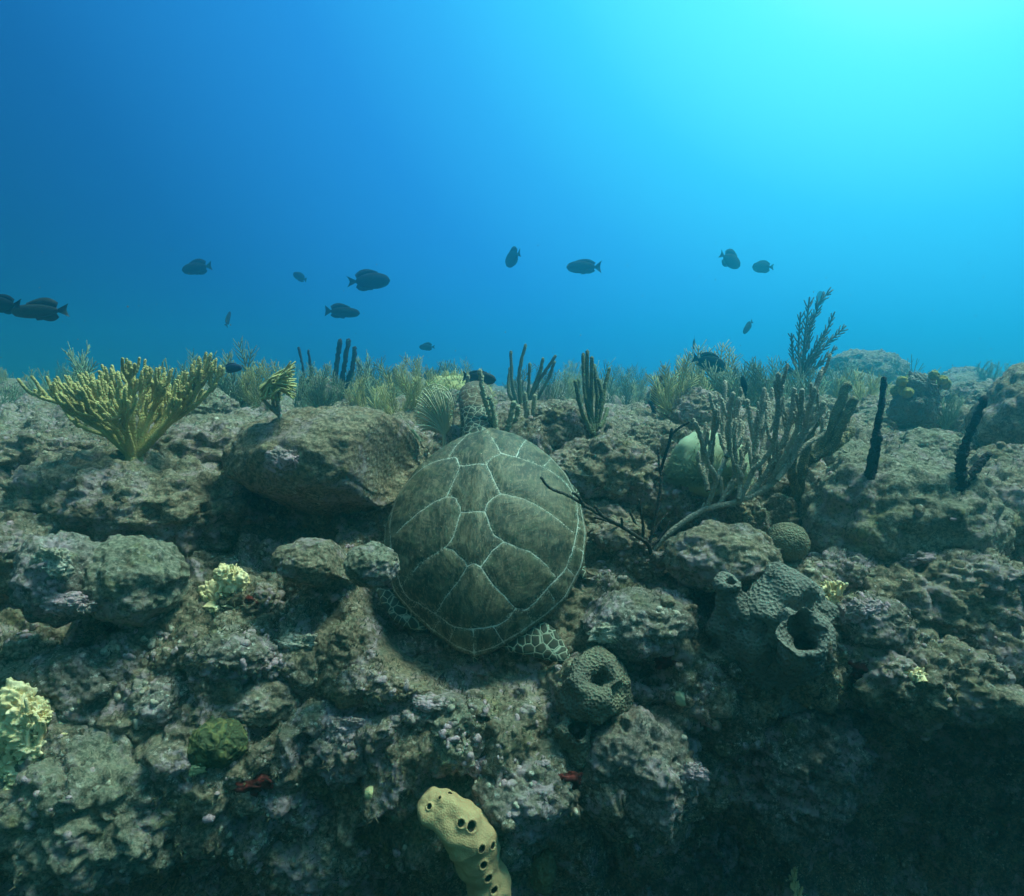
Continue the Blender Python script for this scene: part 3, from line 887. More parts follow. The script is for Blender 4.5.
def shell_material():
    m, nt, bs = new_mat('shell_plates')
    N = NT(nt)
    def attr(n):
        a = N.node('ShaderNodeAttribute', attribute_name=n); return a.outputs['Fac']
    co = N.coords(False)
    st = attr('streak'); bl = attr('blotch'); sm_ = attr('seam')
    c = N.mix(N.step(N.math('ADD', st, N.math('MULTIPLY', bl, .6)), -.6, .7), (.034, .036, .022), (.118, .100, .058))
    c = N.mix(N.step(st, .28, .6, 0, .6), c, (.22, .185, .115))
    c = N.mix(N.step(N.noise(co, 24, 5, .7),   .50, .66, 0, .6), c, (.085, .10, .05))       # film of algae
    c = N.mix(N.step(N.noise(co, 85, 4, .7), .64, .70, 0, .7), c, (.32, .31, .22))           # small pale scuffs
    mp = N.node('ShaderNodeVectorMath', operation='MULTIPLY'); mp.inputs[1].default_value = (1, .26, 1); N.link(co, mp.inputs[0])
    c = N.mix(N.step(N.noise(mp.outputs[0], 130, 4, .7), .50, .62, 0, .55), c, (.205, .170, .105))
    c = N.mix(N.step(N.noise(mp.outputs[0], 95, 5, .75), .53, .64, 0, .7), c, (.035, .036, .022))
    c = N.mix(N.step(N.noise(mp.outputs[0], 210, 3, .7), .62, .70, 0, .6), c, (.30, .27, .18))
    w = N.math('ADD', sm_, N.math('MULTIPLY', N.math('SUBTRACT', N.noise(co, 130, 3), .5), .0030))
    c = N.mix(N.math('MULTIPLY', N.step(w, .0004, .0018, .9, 0), N.step(N.noise(co, 9, 4, .7), .38, .56, .55, 1.0)), c, (.56, .62, .54))
    fr = N.math('MULTIPLY', N.step(sm_, .002, .011, 1, 0), N.step(N.noise(co, 210, 2), .53, .62))
    c = N.mix(N.math('MULTIPLY', fr, .5), c, (.48, .48, .36))
    N.link(c, bs.inputs['Base Color'])
    N.bump(N.math('ADD', N.math('MULTIPLY', st, .5), N.noise(co, 160, 4)), bs, .25, .004)
    bs.inputs['Roughness'].default_value = .6
    bs.inputs['Specular IOR Level'].default_value = .25
    return m
def skin_material():
    m, nt, bs = new_mat('turtle_skin')
    N = NT(nt)
    co = N.coords(False)
    v = N.voro(co, 44, 'DISTANCE_TO_EDGE', .8)
    v2 = N.voro(co, 30, 'DISTANCE_TO_EDGE', .7)
    sp = N.node('ShaderNodeSeparateXYZ'); N.link(co, sp.inputs[0])
    hd = N.step(sp.outputs['Y'], .455, .465)
    c = N.mix(N.step(N.noise(co, 30, 3), .4, .6), (.028, .030, .020), (.055, .052, .032))
    c = N.mix(N.step(v, .01, .075, .8, 0), c, (.34, .38, .28))
    ch = N.mix(N.step(v2, .0, .05, .8, 0), (.105, .072, .038), (.33, .33, .23))
    c = N.mix(hd, c, ch)
    N.link(c, bs.inputs['Base Color'])
    N.bump(N.step(v, .0, .2), bs, .4, .004)
    bs.inputs['Roughness'].default_value = .6
    return m
M['shell'] = shell_material()
M['tskin'] = skin_material()
build_turtle()

# ------------------------------------------------------------------ gorgonians traced from the photo
def Z6(x, y): return 674 + x / 2.926, 320 + y / 2.926
def Z7(x, y): return 400 + x / 2.926, 320 + y / 2.926
def Z2(x, y): return 0 + x / 2.926, 320 + y / 2.926
def ZF(x, y): return 150 + x / 3.413, 220 + y / 3.413
def ZP(x, y): return 660 + x / 4.98, 220 + y / 4.98
def rods(name, label, cat, lines, Y, conv, mat, r=(.010, .007), group=None, base=None, spread=.10, sides=8, bump=.14, stem_n=1, seed=0, partname='branch', twigs=None):
    """a branching colony: lines = traced polylines, the first stem_n are the stem, the others its branches"""
    g = np.random.default_rng(seed + 100)
    b0 = at(*conv(*lines[0][0][:2]), Y) if base is None else base
    root = empty(name, b0, label, cat, group)
    for k, ln in enumerate(lines):
        dy0 = 0 if k < stem_n else g.uniform(-.02, .02)
        dy1 = g.uniform(-spread, spread)
        n = len(ln)
        pts = np.array([at(*conv(*p[:2]), Y + (p[2] if len(p) > 2 else 0) + dy0 + (dy1 - dy0) * i / max(1, n - 1) * (0 if k < stem_n else 1)) for i, p in enumerate(ln)])
        L = smooth_line(pts, 9 * (n - 1) + 5)
        L = L + g.normal(size=L.shape) * r[1] * .10
        t = np.linspace(0, 1, len(L))
        T = Tubes()
        rr = r[0] if k < stem_n else r[0] * .8
        rad = rr * (1 - t) + r[1] * t
        T.add(L, rad, sides, True, bump)
        if twigs and k >= 0:
            cnt, ln_, tr, up = twigs
            for j in range(cnt):
                s_ = g.uniform(.25, .97); i = min(len(L) - 2, int(s_ * (len(L) - 1)))
                tan = L[i + 1] - L[i]; tan /= np.linalg.norm(tan) + 1e-9
                side = np.cross(tan, [0, 1, 0]) * (1 if j % 2 else -1) + np.array([0, g.uniform(-.6, .6), 0])
                dd = tan * .7 + side * .7 + np.array([0, 0, up]); dd /= np.linalg.norm(dd)
                l = ln_ * g.uniform(.5, 1.1)
                q = np.array([L[i], L[i] + dd * l * .5, L[i] + dd * l * .8 + np.array([0, 0, l * .25 * (1 + up)])])
                T.add(smooth_line(q, 7), np.linspace(tr, tr * .7, len(smooth_line(q, 7))), 6, True, bump)
        T.build('stem' if k < stem_n else partname, M[mat], root, b0)
    # holdfast
    T = Tubes()
    hh = np.array([[0, 0, -.03], [0, 0, -.008], [0, 0, .012]])
    T.add(hh, [r[0] * 2.0, r[0] * 1.5, r[0] * .9], 10, False, .1)
    T.build('holdfast', M[mat], root)
    return root

# big foreground pale candelabra and its dark twiggy neighbour
Yc = hit(649, 566)[1] + .025
rods('sea_rod', 'dark bare twiggy coral reaching over the right rim of the shell', 'coral',
     [[(735, 700), (728, 660, -.02), (700, 638, -.05), (650, 605, -.09), (590, 572, -.13), (500, 518, -.16), (440, 492, -.18), (412, 460, -.20)],
      [(728, 665), (752, 560), (764, 470), (758, 420), (756, 375)], [(762, 440), (785, 370), (800, 330), (845, 298)], [(790, 350), (795, 318)],
      [(700, 638), (690, 600), (672, 560)], [(712, 645), (710, 590), (699, 525)], [(733, 640), (755, 600), (782, 566)], [(650, 605, -.09), (648, 580, -.09)],
      [(540, 545, -.14), (520, 515, -.15), (505, 505, -.15)], [(590, 572, -.13), (570, 545, -.13)], [(640, 600), (600, 585), (570, 578)], [(735, 690), (690, 670), (640, 640)],[(728, 662), (760, 640), (790, 590)]],
     Yc, Z7, 'twig', (.0065, .0034), spread=.06, seed=1, bump=.2)
rods('sea_rod', 'large pale grey candelabra coral with knobbly upright fingers and a long leaning trunk', 'coral',
     [[(-76, 716), (-50, 660), (0, 612), (90, 555), (190, 530), (270, 490), (330, 430), (362, 350), (420, 280), (438, 240)],
      [(95, 553), (122, 470), (100, 420), (80, 350), (62, 300)], [(122, 470), (152, 400), (142, 340), (150, 180)], [(108, 430), (115, 330), (122, 265)],
      [(152, 400), (188, 360), (197, 335)], [(190, 530), (230, 440), (236, 380), (225, 300), (215, 235)], [(236, 400), (252, 300), (264, 200)],
      [(230, 440), (285, 380), (302, 280), (307, 158)], [(215, 520), (280, 430), (322, 350), (346, 270), (352, 202)], [(270, 490), (322, 400), (362, 310), (376, 205)],
      [(300, 470), (352, 380), (402, 310), (436, 240)], [(305, 460), (372, 350), (404, 230), (432, 148)], [(190, 525), (196, 450), (204, 370)], [(245, 500), (275, 460), (292, 420)],
      [(130, 545), (160, 490), (190, 440)], [(100, 500), (86, 440), (70, 400)], [(330, 430), (380, 370), (432, 335), (440, 300)], [(165, 400), (160, 310), (172, 215)],
      [(200, 460), (182, 420), (178, 300), (190, 230)], [(250, 440), (262, 360), (280, 300), (275, 230)], [(330, 400), (330, 330), (328, 260)], [(385, 330), (392, 270), (412, 200)]],
     Yc, Z6, 'rod_grey', (.0098, .0072), spread=.12, seed=2, bump=.16, twigs=(5, .055, .0066, .7))
Yk = hit(800, 515)[1] + .05
rods('sea_rod', 'thick brown finger coral behind the candelabra, four stout blunt rods', 'coral',
     [[(350, 600), (362, 520), (372, 440), (400, 405), (440, 350), (478, 265), (508, 188)], [(405, 408), (465, 362), (498, 290), (528, 232)], [(445, 388), (495, 350), (520, 322)],
      [(372, 470), (385, 380), (402, 320), (432, 250)], [(362, 520), (345, 440), (350, 380)]], Yk, Z6, 'rod_brown', (.019, .0155), spread=.07, seed=3, sides=10)
rods('rope_sponge', 'single thin black rod standing on the domed mound at right', 'sponge',
     [[(568, 520), (573, 440), (590, 345), (604, 262), (617, 170)], [(580, 445), (592, 395), (602, 340)]], hit(868, 488)[1] + .02, Z6, 'rod_dark', (.014, .0075), spread=.02, seed=4, bump=.4)
rods('rope_sponge', 'forked black rod leaning right at the side of the domed mound', 'sponge',
     [[(832, 520), (838, 440), (852, 370), (880, 300), (908, 226)], [(835, 495), (880, 440), (922, 392)]], hit(960, 492)[1] + .02, Z6, 'rod_dark', (.016, .009), spread=.03, seed=5, bump=.45)
Yd = hit(592, 436)[1]
rods('sea_rod', 'dark green upright rod coral standing alone on the grey rock behind the turtle', 'coral',
     [[(568, 345), (562, 280), (550, 200), (548, 92)], [(566, 330), (545, 240), (538, 170), (536, 100)], [(572, 320), (577, 220), (566, 130)], [(575, 325), (592, 250), (600, 190), (613, 142)],
      [(560, 330), (530, 260), (512, 180)], [(585, 315), (600, 285), (607, 258)], [(558, 300), (560, 200), (562, 110)], [(525, 245), (520, 220), (522, 175)], [(585, 260), (590, 215), (580, 175)]],
     Yd, Z7, 'rod_green', (.0095, .0070), spread=.08, seed=6)
Yq = 3.1
rods('sea_rod', 'tall grey-green rod cluster rising right behind the turtle head', 'coral',
     [[(362, 290), (352, 230), (350, 150), (367, 72)], [(350, 270), (330, 200), (324, 92)], [(368, 270), (376, 200), (380, 128)], [(372, 270), (400, 190), (425, 150), (455, 105)], [(372, 265), (390, 200), (410, 150), (418, 112)],
      [(380, 265), (430, 180), (452, 122)], [(345, 260), (318, 210), (322, 140)]], Yq, Z7, 'rod_green', (.012, .008), spread=.08, seed=7)
for k, (lab, ln) in enumerate([
    ('short pale rod just left of the turtle head', [[(192, 260), (196, 210), (198, 163)]]),
    ('pale bumpy rod crossing the right side of the turtle head', [[(282, 330), (262, 270), (245, 220), (233, 148)], [(282, 320), (272, 260), (262, 224)]]),
    ('pale crooked rod with two tips right of the turtle head', [[(312, 340), (322, 290), (333, 240)], [(318, 325), (340, 290), (346, 252)]]),
    ('slim pale rod pair beyond the front rim of the shell', [[(372, 335), (370, 280), (366, 215)], [(374, 330), (388, 290), (393, 222)]])]):
    rods('sea_rod', lab, 'coral', ln, [2.40, 2.03, 2.12, 2.3][k], Z7, 'rod_pale', (.0115, .0085), spread=.03, seed=20 + k, bump=.25, group='pale rods round the turtle head')
rods('sea_rod', 'thin crooked dark stem with short stubs, on the hazy rock', 'coral',
     [[(735, 330), (742, 260), (742, 212), (768, 165)], [(742, 225), (760, 200), (774, 190)], [(744, 262), (730, 240)]], 3.1, Z7, 'twig', (.013, .010), spread=.04, seed=30, bump=.3)
Yb = hit(340, 402)[1] + .02
rods('rope_sponge', 'black three-fingered rope sponge on the flat-topped mound', 'sponge',
     [[(638, 640), (632, 570), (636, 500), (650, 410)], [(645, 620), (655, 550), (664, 490), (678, 410)], [(650, 615), (675, 550), (692, 500), (699, 436)]], Yb, ZF, 'rod_dark', (.021, .0145), spread=.03, seed=31, bump=.25)
rods('rope_sponge', 'thin ragged dark sponge stalk left of the three-fingered one', 'sponge',
     [[(520, 630), (525, 570), (548, 530), (540, 445)], [(525, 580), (545, 540), (556, 510)], [(530, 560), (522, 510), (508, 435)], [(522, 600), (512, 560), (518, 535)]], Yb - .05, ZF, 'rod_dark', (.009, .008), spread=.03, seed=32, bump=.4)

# ---- the yellow branching coral on the left
def candelabra(name, label, base_px, Y, tips, mat, r=(.012, .0075), fingers=9, flen=.075, seed=0, depth=.12):
    g = np.random.default_rng(seed + 300)
    b0 = at(*base_px, Y)
    root = empty(name, b0, label, 'coral')
    T = Tubes(); T.add(np.array([[0, 0, -.05], [0, 0, 0.0], [0, 0, .03]]), [r[0] * 2.6, r[0] * 2.4, r[0] * 1.7], 12, True, .08); T.build('holdfast', M[mat], root)
    for tp in tips:
        tp, bend = (tp[:2], tp[2] if len(tp) > 2 else .5)
        e = at(*tp, Y + g.uniform(-depth, depth))
        d = e - b0
        # leave sideways, then turn up
        p1 = b0 + np.array([d[0] * .38, d[1] * .4, d[2] * (.42 - .10 * bend)])
        p2 = b0 + np.array([d[0] * .8, d[1] * .8, d[2] * (.80 - .13 * bend)])
        L = smooth_line(np.array([b0 + (0, 0, .01), p1, p2, e]), 30)
        T = Tubes()
        T.add(L, np.linspace(r[0] * 1.15, r[1], len(L)), 8, True, .10)
        runs = [L]
        for j in range(3):
            i = int((.38 + .16 * j) * (len(L) - 1))
            e2 = e + np.array([g.uniform(-.028, .028), g.uniform(-.09, .09), g.uniform(-.06, .0)])
            st_ = L[i]; dd = e2 - st_
            q = smooth_line(np.array([st_, st_ + dd * np.array([.5, .5, .32]), st_ + dd * np.array([.88, .88, .7]), e2]), 18)
            T.add(q, np.linspace(r[1] * 1.15, r[1] * .95, len(q)), 8, True, .12)
            runs.append(q)
        for q0 in runs:
            for j in range(fingers):
                s_ = .42 + .55 * (j + g.uniform(0, .8)) / fingers
                i = min(len(q0) - 2, int(s_ * (len(q0) - 1)))
                tan = q0[i + 1] - q0[i]; tan /= np.linalg.norm(tan)
                sd = 1 if j % 2 else -1
                out = np.array([tan[2], 0, -tan[0]]) * sd
                dd = out * .8 + np.array([0, g.uniform(-.7, .7), .25]); dd /= np.linalg.norm(dd)
                l = flen * g.uniform(.6, 1.25)
                upv = np.array([np.sign(d[0]) * .30, 0, 1.0]) * .7 + tan * .7
                upv /= np.linalg.norm(upv)
                q = np.array([q0[i], q0[i] + dd * l * .28 + upv * l * .2, q0[i] + dd * l * .4 + upv * l * .65, q0[i] + dd * l * .42 + upv * l * 1.1])
                qq = smooth_line(q, 10)
                T.add(qq, np.linspace(r[1] * 1.0, r[1] * .72, len(qq)), 7, True, .14)
        T.build('branch', M[mat], root, b0)
    return root
candelabra('sea_rod', 'big yellow bushy branching coral spread like a fan on the left rocks', (134, 462), hit(134, 462)[1] + .03,
           [(64, 384, .6), (74, 384, .5), (82, 374, .5), (92, 382, .4), (100, 382, .5), (118, 372, .2), (130, 362, .1), (150, 378, .2), (164, 374, .35), (178, 386, .6), (190, 380, .9), (199, 368, 1.0), (211, 354, 1.1), (84, 402, .6), (120, 400, .3)],
           'rod_yellow', (.0115, .0060), 5, .042, 1)

# ---- feathery plumes
def frond(T, b, e, r, nside, slen, g, sides=4, droop=.0, curve=.12):
    d = e - b
    mid = b + d * .5 + np.array([g.normal() * curve + .16 * np.sign(d[0]) * abs(d[0]) / (np.linalg.norm(d) + 1e-6), g.normal() * curve, 0]) * np.linalg.norm(d)
    L = smooth_line(np.array([b, mid, e]), 16)
    T.add(L, np.linspace(r, r * .45, len(L)), sides + 1)
    for j in range(nside):
        s_ = .12 + .86 * j / nside
        i = min(len(L) - 2, int(s_ * (len(L) - 1)))
        tan = L[i + 1] - L[i]; tan /= np.linalg.norm(tan) + 1e-9
        out = np.cross(tan, [0, 1, 0]); out /= np.linalg.norm(out) + 1e-9
        out = out * (1 if j % 2 else -1) + np.array([0, g.uniform(-.8, .8), 0])
        l = slen * g.uniform(.6, 1.15) * (1.0 - .45 * s_)
        dd = tan * .85 + out * .55; dd /= np.linalg.norm(dd)
        q = np.array([L[i], L[i] + dd * l * .5, L[i] + dd * l + tan * l * .2 - np.array([0, 0, droop * l])])
        T.add(q, [r * .42, r * .38, r * .25], 3)
def plume(name, label, px, py, w, h, Y, mat, n=9, nside=34, seed=0, group=None, parts=True, lean=0.0, r=.006, cat='coral', base=None, fan=1.0):
    """a feathery colony whose base is at pixel (px, py) and which is w by h pixels"""
    g = np.random.default_rng(seed + 500)
    b0 = at(px, py, Y) if base is None else base
    s = Y / F
    W, H = w * s, h * s
    root = empty(name, b0, label, cat, group) if parts else None
    T = Tubes()
    for k in range(n):
        u = (k + .5) / n * 2 - 1 + g.uniform(-.12, .12)
        e = np.array([u * W * .5 * fan + lean * H, g.uniform(-.4, .4) * W * .5, H * math.sqrt(max(.15, 1 - .55 * u * u)) * g.uniform(.82, 1.03)])
        st = np.array([u * W * .06, g.uniform(-.05, .05) * W, -.02])
        if parts: T = Tubes()
        frond(T, st, e, r * .85 * (H / .3) ** .5, int(nside * 1.7) if nside > 12 else nside, .19 * H + .06 * W, g)
        if parts: T.build('frond', M[mat], root)
    if parts:
        return root
    o = T.build(name, M[mat])
    o.location = tuple(b0)
    return tag(o, label, cat, group)

plume('sea_plume', 'bushy green plume behind the yellow branching coral, blue fish in front', 232, 418, 74, 74, 3.0, 'plume_green', 9, 34, 1)
plume('sea_plume', 'pale olive plume hedge left of the netted fan', 398, 424, 60, 52, 2.7, 'plume_yellow', 9, 40, 2, lean=.15)
plume('sea_plume', 'low yellow-green plume right of the black three-fingered sponge', 368, 420, 44, 42, 2.9, 'plume_yellow', 7, 34, 3)
plume('sea_plume', 'upright thin-fingered green plume beyond the three-fingered sponge', 378, 415, 40, 58, 3.8, 'plume_green', 7, 14, 4)
plume('sea_plume', 'large soft grey-green plume left of the candelabra coral', 700, 448, 84, 86, 3.2, 'plume_green', 11, 46, 5, lean=.05)
plume('sea_plume', 'small pale plume at the left foot of the large soft plume', 628, 432, 44, 54, 3.9, 'plume_green', 7, 34, 6)
plume('sea_plume', 'hazy bushy plume behind the dark green rods', 600, 425, 70, 62, 4.6, 'plume_green', 9, 34, 7)
plume('sea_plume', 'fuzzy bush behind the grey candelabra fingers', 770, 425, 90, 66, 4.2, 'plume_green', 10, 40, 8)
plume('sea_plume', 'yellow-tinted bush in the haze right of the round blue bush', 655, 415, 50, 46, 5.0, 'plume_yellow', 8, 34, 9)
plume('sea_plume', 'blue-green round bush with a bright top in the haze', 626, 402, 42, 40, 6.2, 'plume_green', 10, 34, 10)
plume('sea_plume', 'small pale branch bush in front of the far small block of rock', 962, 408, 22, 26, 4.4, 'plume_green', 7, 14, 11)
plume('sea_plume', 'thin upright fingers right of the far bright-topped rock', 908, 392, 28, 38, 5.4, 'plume_green', 5, 5, 12)
plume('sea_plume', 'weak fingered plume left of the far bright-topped rock', 838, 405, 40, 42, 5.2, 'plume_green', 7, 20, 13)

# tall grey sea plume on the right skyline
def tall_plume():
    Y = 3.5
    lines = [[(700, 830), (715, 700), (745, 560), (775, 470), (800, 400), (860, 348)], [(702, 800), (690, 640), (700, 460)], [(706, 780), (720, 600), (745, 385)], [(715, 760), (790, 640), (870, 458)],
             [(720, 770), (820, 630), (925, 528)], [(700, 800), (662, 680), (655, 565)], [(740, 640), (745, 540), (760, 470)], [(712, 790), (790, 720), (880, 632)], [(705, 790), (740, 690), (835, 540)], [(700, 790), (640, 740), (622, 735)]]
    g = np.random.default_rng(77)
    b0 = at(*ZP(*lines[0][0]), Y)
    root = empty('sea_plume', b0, 'tall dark grey feather-branched plume rising above the reef skyline at right', 'coral')
    for k, ln in enumerate(lines):
        L = smooth_line(np.array([at(*ZP(*p), Y + g.uniform(-.08, .08)) for p in ln]), 26) - b0
        T = Tubes(); T.add(L, np.linspace(.0075, .0045, len(L)), 6)
        nb = int(8 + 20 * np.linalg.norm(L[-1] - L[0]) / .5)
        for j in range(nb):
            i = min(len(L) - 2, int((.15 + .83 * j / nb) * (len(L) - 1)))
            tan = L[i + 1] - L[i]; tan /= np.linalg.norm(tan)
            o_ = np.cross(tan, [0, 1, 0]) * (1 if j % 2 else -1) + np.array([0, g.uniform(-.6, .6), 0])
            dd = tan * .8 + o_ * .6; dd /= np.linalg.norm(dd)
            l = g.uniform(.02, .045)
            T.add(np.array([L[i], L[i] + dd * l * .5, L[i] + dd * l + tan * .01]), [.0042, .0040, .0032], 4)
        T.build('stem' if k == 0 else 'branch', M['plume_grey'], root)
tall_plume()

# small yellow plume bent over by the swell, on a bare stalk
def bent_plume():
    Y = hit(281, 424)[1] + .02
    g = np.random.default_rng(5)
    b0 = at(*Z2(832, 318), Y)
    root = empty('sea_plume', b0, 'small yellow plume bent to the right on a bare forked stalk', 'coral')
    T = Tubes()
    for ln in ([(832, 318), (818, 280), (800, 252), (800, 225)], [(815, 275), (785, 250), (766, 226)], [(818, 270), (812, 240), (815, 215)]):
        L = smooth_line(np.array([at(*Z2(*p), Y) for p in ln]), 14)
        T.add(L, np.linspace(.008, .005, len(L)), 6, True, .1)
    T.build('stalk', M['rod_grey'], root, b0)
    for k in range(7):
        T = Tubes()
        for j in range(10):
            u = (k + g.uniform(0, 1)) / 7
            s = at(*Z2(760 + 60 * g.uniform(0, 1), 235 - 35 * u + g.uniform(-10, 10)), Y + g.uniform(-.04, .04))
            m_ = at(*Z2(785 + 40 * g.uniform(.2, 1), 205 - 45 * u), Y + g.uniform(-.04, .04))
            e = at(*Z2(835 + 34 * g.uniform(.2, 1), 235 - 105 * u + g.uniform(-12, 12)), Y + g.uniform(-.05, .05))
            L = smooth_line(np.array([s, m_, e]), 12)
            T.add(L, np.linspace(.0038, .002, len(L)), 4)
        T.build('frond', M['plume_yellow'], root, b0)
bent_plume()

# netted round fan beside the turtle's head
def net_fan():
    Y = 2.12
    g = np.random.default_rng(8)
    b0 = at(444, 440, Y)
    root = empty('sea_fan', b0, 'round fan of fine arching pale threads left of the turtle head', 'sea fan')
    c = at(434, 412, Y); s = .88 * Y / F
    for k in range(9):
        T = Tubes()
        for j in range(8):
            a0 = math.radians(-30 + 265 * (k * 8 + j + g.uniform(-.4, .4)) / 72)
            rr = 22 * s * g.uniform(.9, 1.1)
            e = c + np.array([math.cos(a0) * rr * .95, g.uniform(-.04, .04), math.sin(a0) * rr * 1.25])
            m1 = b0 + (e - b0) * .35 + np.array([.010, 0, .018]); m2 = b0 + (e - b0) * .75 + np.array([.004, 0, .014])
            T.add(smooth_line(np.array([b0 + (0, 0, .015), m1, m2, e]), 15), np.linspace(.0030, .0019, len(smooth_line(np.array([b0 + (0, 0, .015), m1, m2, e]), 15))), 4)
        T.build('ray', M['fan'], root, b0)
    T = Tubes()
    for j in range(11):
        f_ = .3 + .7 * j / 10
        aa = np.radians(np.linspace(-25, 232, 22))
        rr = 22 * s
        e = c + np.stack([np.cos(aa) * rr * .95, .012 * np.sin(aa * 5 + j), np.sin(aa) * rr * 1.25], -1)
        q = b0 + (e - b0) * f_ + np.array([.006, 0, .012])
        T.add(q, .0017, 4)
    T.build('cross_threads', M['fan'], root, b0)
    T = Tubes(); T.add(smooth_line(np.array([b0 - b0 - (0, 0, .03), (0, 0, .03), (-.01, 0, .09)]), 10), .007, 6); T.build('stalk', M['fan'], root)
net_fan()

# mound-like soft coral behind the head and pale hairy dome behind the candelabra
def hairy_dome(name, label, px, py, w, h, Y, mat, n=1400, hair=.05, seed=0, top=True, hr=.0032):
    g = np.random.default_rng(seed + 900)
    s = Y / F; rx, rz = w * s / 2, h * s / 2
    c = at(px, py, Y)
    V, Fc = boulder_mesh(rx * .93, rx * .8, rz * .93, seed + 3, small=True, knob=.06, fine=.003)
    o = mesh_obj(name, V, None, M[mat], None, True, Fc)
    o.location = tuple(c)
    T = Tubes()
    d = g.normal(size=(n, 3)); d /= np.linalg.norm(d, axis=1)[:, None]; d[:, 2] = np.abs(d[:, 2]) * 1.25 - .45
    for v in d:
        p = v * np.array([rx * .93, rx * .8, rz * .93])
        nn = v / np.array([rx, rx, rz]); nn /= np.linalg.norm(nn)
        l = hair * g.uniform(.6, 1.2)
        q = np.array([p * .97, p + nn * l * .5, p + nn * l * .8 + np.array([g.normal() * .2 * l, g.normal() * .2 * l, .25 * l])])
        T.add(q, [hr, hr * .9, hr * .45], 3)
    T.build('polyps', M[mat], o)
    return tag(o, label, 'soft coral')
hairy_dome('soft_coral', 'pale green velvety dome half hidden behind the candelabra coral', 708, 466, 84, 72, hit(706, 488)[1] + .05, 'softfur', 5000, .020, 1, hr=.0016)
hairy_dome('soft_coral', 'yellow-green shaggy mound behind the turtle head', 456, 396, 74, 46, 3.6, 'plume_yellow', 900, .05, 2)

# ------------------------------------------------------------------ far soft-coral garden on the plateau
def far_garden():
    g = np.random.default_rng(42)
    protos = []
    for k in range(8):
        mat = ['plume_green', 'plume_green', 'plume_yellow', 'plume_grey', 'plume_green', 'rod_green', 'plume_green', 'plume_yellow'][k]
        b = np.array([0, 0, 0.0])
        o = plume('soft_coral_bush', None, 0, 0, 210, 190 + 30 * (k % 3), 1.0, mat, 9, [26, 30, 28, 12, 22, 6, 34, 24][k], 60 + k, None, False, base=b, r=.007)
        protos.append(o)
    spots = []
    for yr, n in (((2.9, 4.4), 34), ((4.4, 6.5), 46), ((6.5, 10), 50), ((10, 17), 40)):
        for _ in range(n):
            spots.append((g.uniform(-.95, .95), g.uniform(*yr)))
    spots.sort(key=lambda s: s[1])
    first = [True] * 8
    for i, (u, y) in enumerate(spots):
        x = u * y
        px = 512 + F * x / y
        if y < 4.2 and (440 < px < 590 or 790 < px < 1010):
            continue
        k = int(g.integers(0, 8))
        o = protos[k] if first[k] else protos[k].copy()
        if not first[k]:
            COL.objects.link(o)
        first[k] = False
        s = g.choice([.45, .7, .95, 1.5], p=[.3, .35, .25, .1]) * g.uniform(.85, 1.15) * (1.0 if y < 7 else 1.3)
        zb = drop(x, y)
        s = min(s, max(.25, (.024 * y * g.uniform(-1.2, 1.9) - zb) / .34))
        o.location = (x, y, zb - .02)
        o.scale = (s * g.uniform(.8, 1.25), s, s)
        o.rotation_euler = (0, 0, g.uniform(0, 6.28))
        tag(o, 'soft coral bush on the far reef flat, faded blue-green by the water', 'coral', 'far soft coral bushes on the reef flat')
    for k in range(8):
        if first[k]:
            bpy.data.objects.remove(protos[k])
far_garden()
for k, (px_, py_, w_, h_, mt_, nn_, lab_) in enumerate([
    (268, 408, 50, 46, 'plume_yellow', 30, 'bushy yellow-green plume between the bent plume and the ragged dark stalk'),
    (322, 408, 44, 44, 'plume_green', 34, 'low green plume behind the ragged dark sponge stalk'),
    (412, 396, 40, 40, 'plume_yellow', 34, 'yellowish plume just behind the netted fan'),
    (545, 412, 60, 50, 'plume_green', 34, 'soft green plume behind the tall grey-green rod cluster'),
    (585, 415, 40, 44, 'plume_yellow', 28, 'pale small plume left of the dark green rods'),
    (675, 420, 60, 60, 'plume_yellow', 40, 'yellow-green plume right of the crooked stem'),
    (742, 430, 60, 70, 'plume_green', 40, 'soft plume rising behind the left candelabra fingers'),
    (800, 420, 60, 54, 'plume_green', 36, 'feathery plume at the foot of the tall grey plume'),
    (860, 412, 60, 44, 'plume_yellow', 30, 'yellowish low plume in front of the far bright-topped rock'),
    (890, 430, 36, 40, 'plume_green', 24, 'small green plume beside the thin black rod'),
    (945, 425, 40, 34, 'plume_green', 26, 'low green plume below the far small block of rock'),
    (90, 430, 60, 50, 'plume_green', 30, 'green plume seen through the left arm of the yellow coral'),
    (180, 425, 60, 50, 'plume_green', 30, 'green plume behind the right arm of the yellow coral')]):
    plume('sea_plume', lab_, px_, py_, w_, h_, 3.0 + .17 * (k % 5), mt_, 10, nn_, 140 + k)
plume('soft_coral_bush', 'pale blurred bush at the left edge of the far reef', 14, 455, 60, 76, 3.4, 'plume_green', 8, 30, 71)
plume('soft_coral_bush', 'blurred green bush between the left edge and the yellow coral', 44, 442, 50, 60, 4.4, 'plume_green', 8, 30, 72)
plume('soft_coral_bush', 'hazy thin bush left of the bent yellow plume', 205, 412, 60, 58, 3.8, 'plume_green', 8, 26, 73)

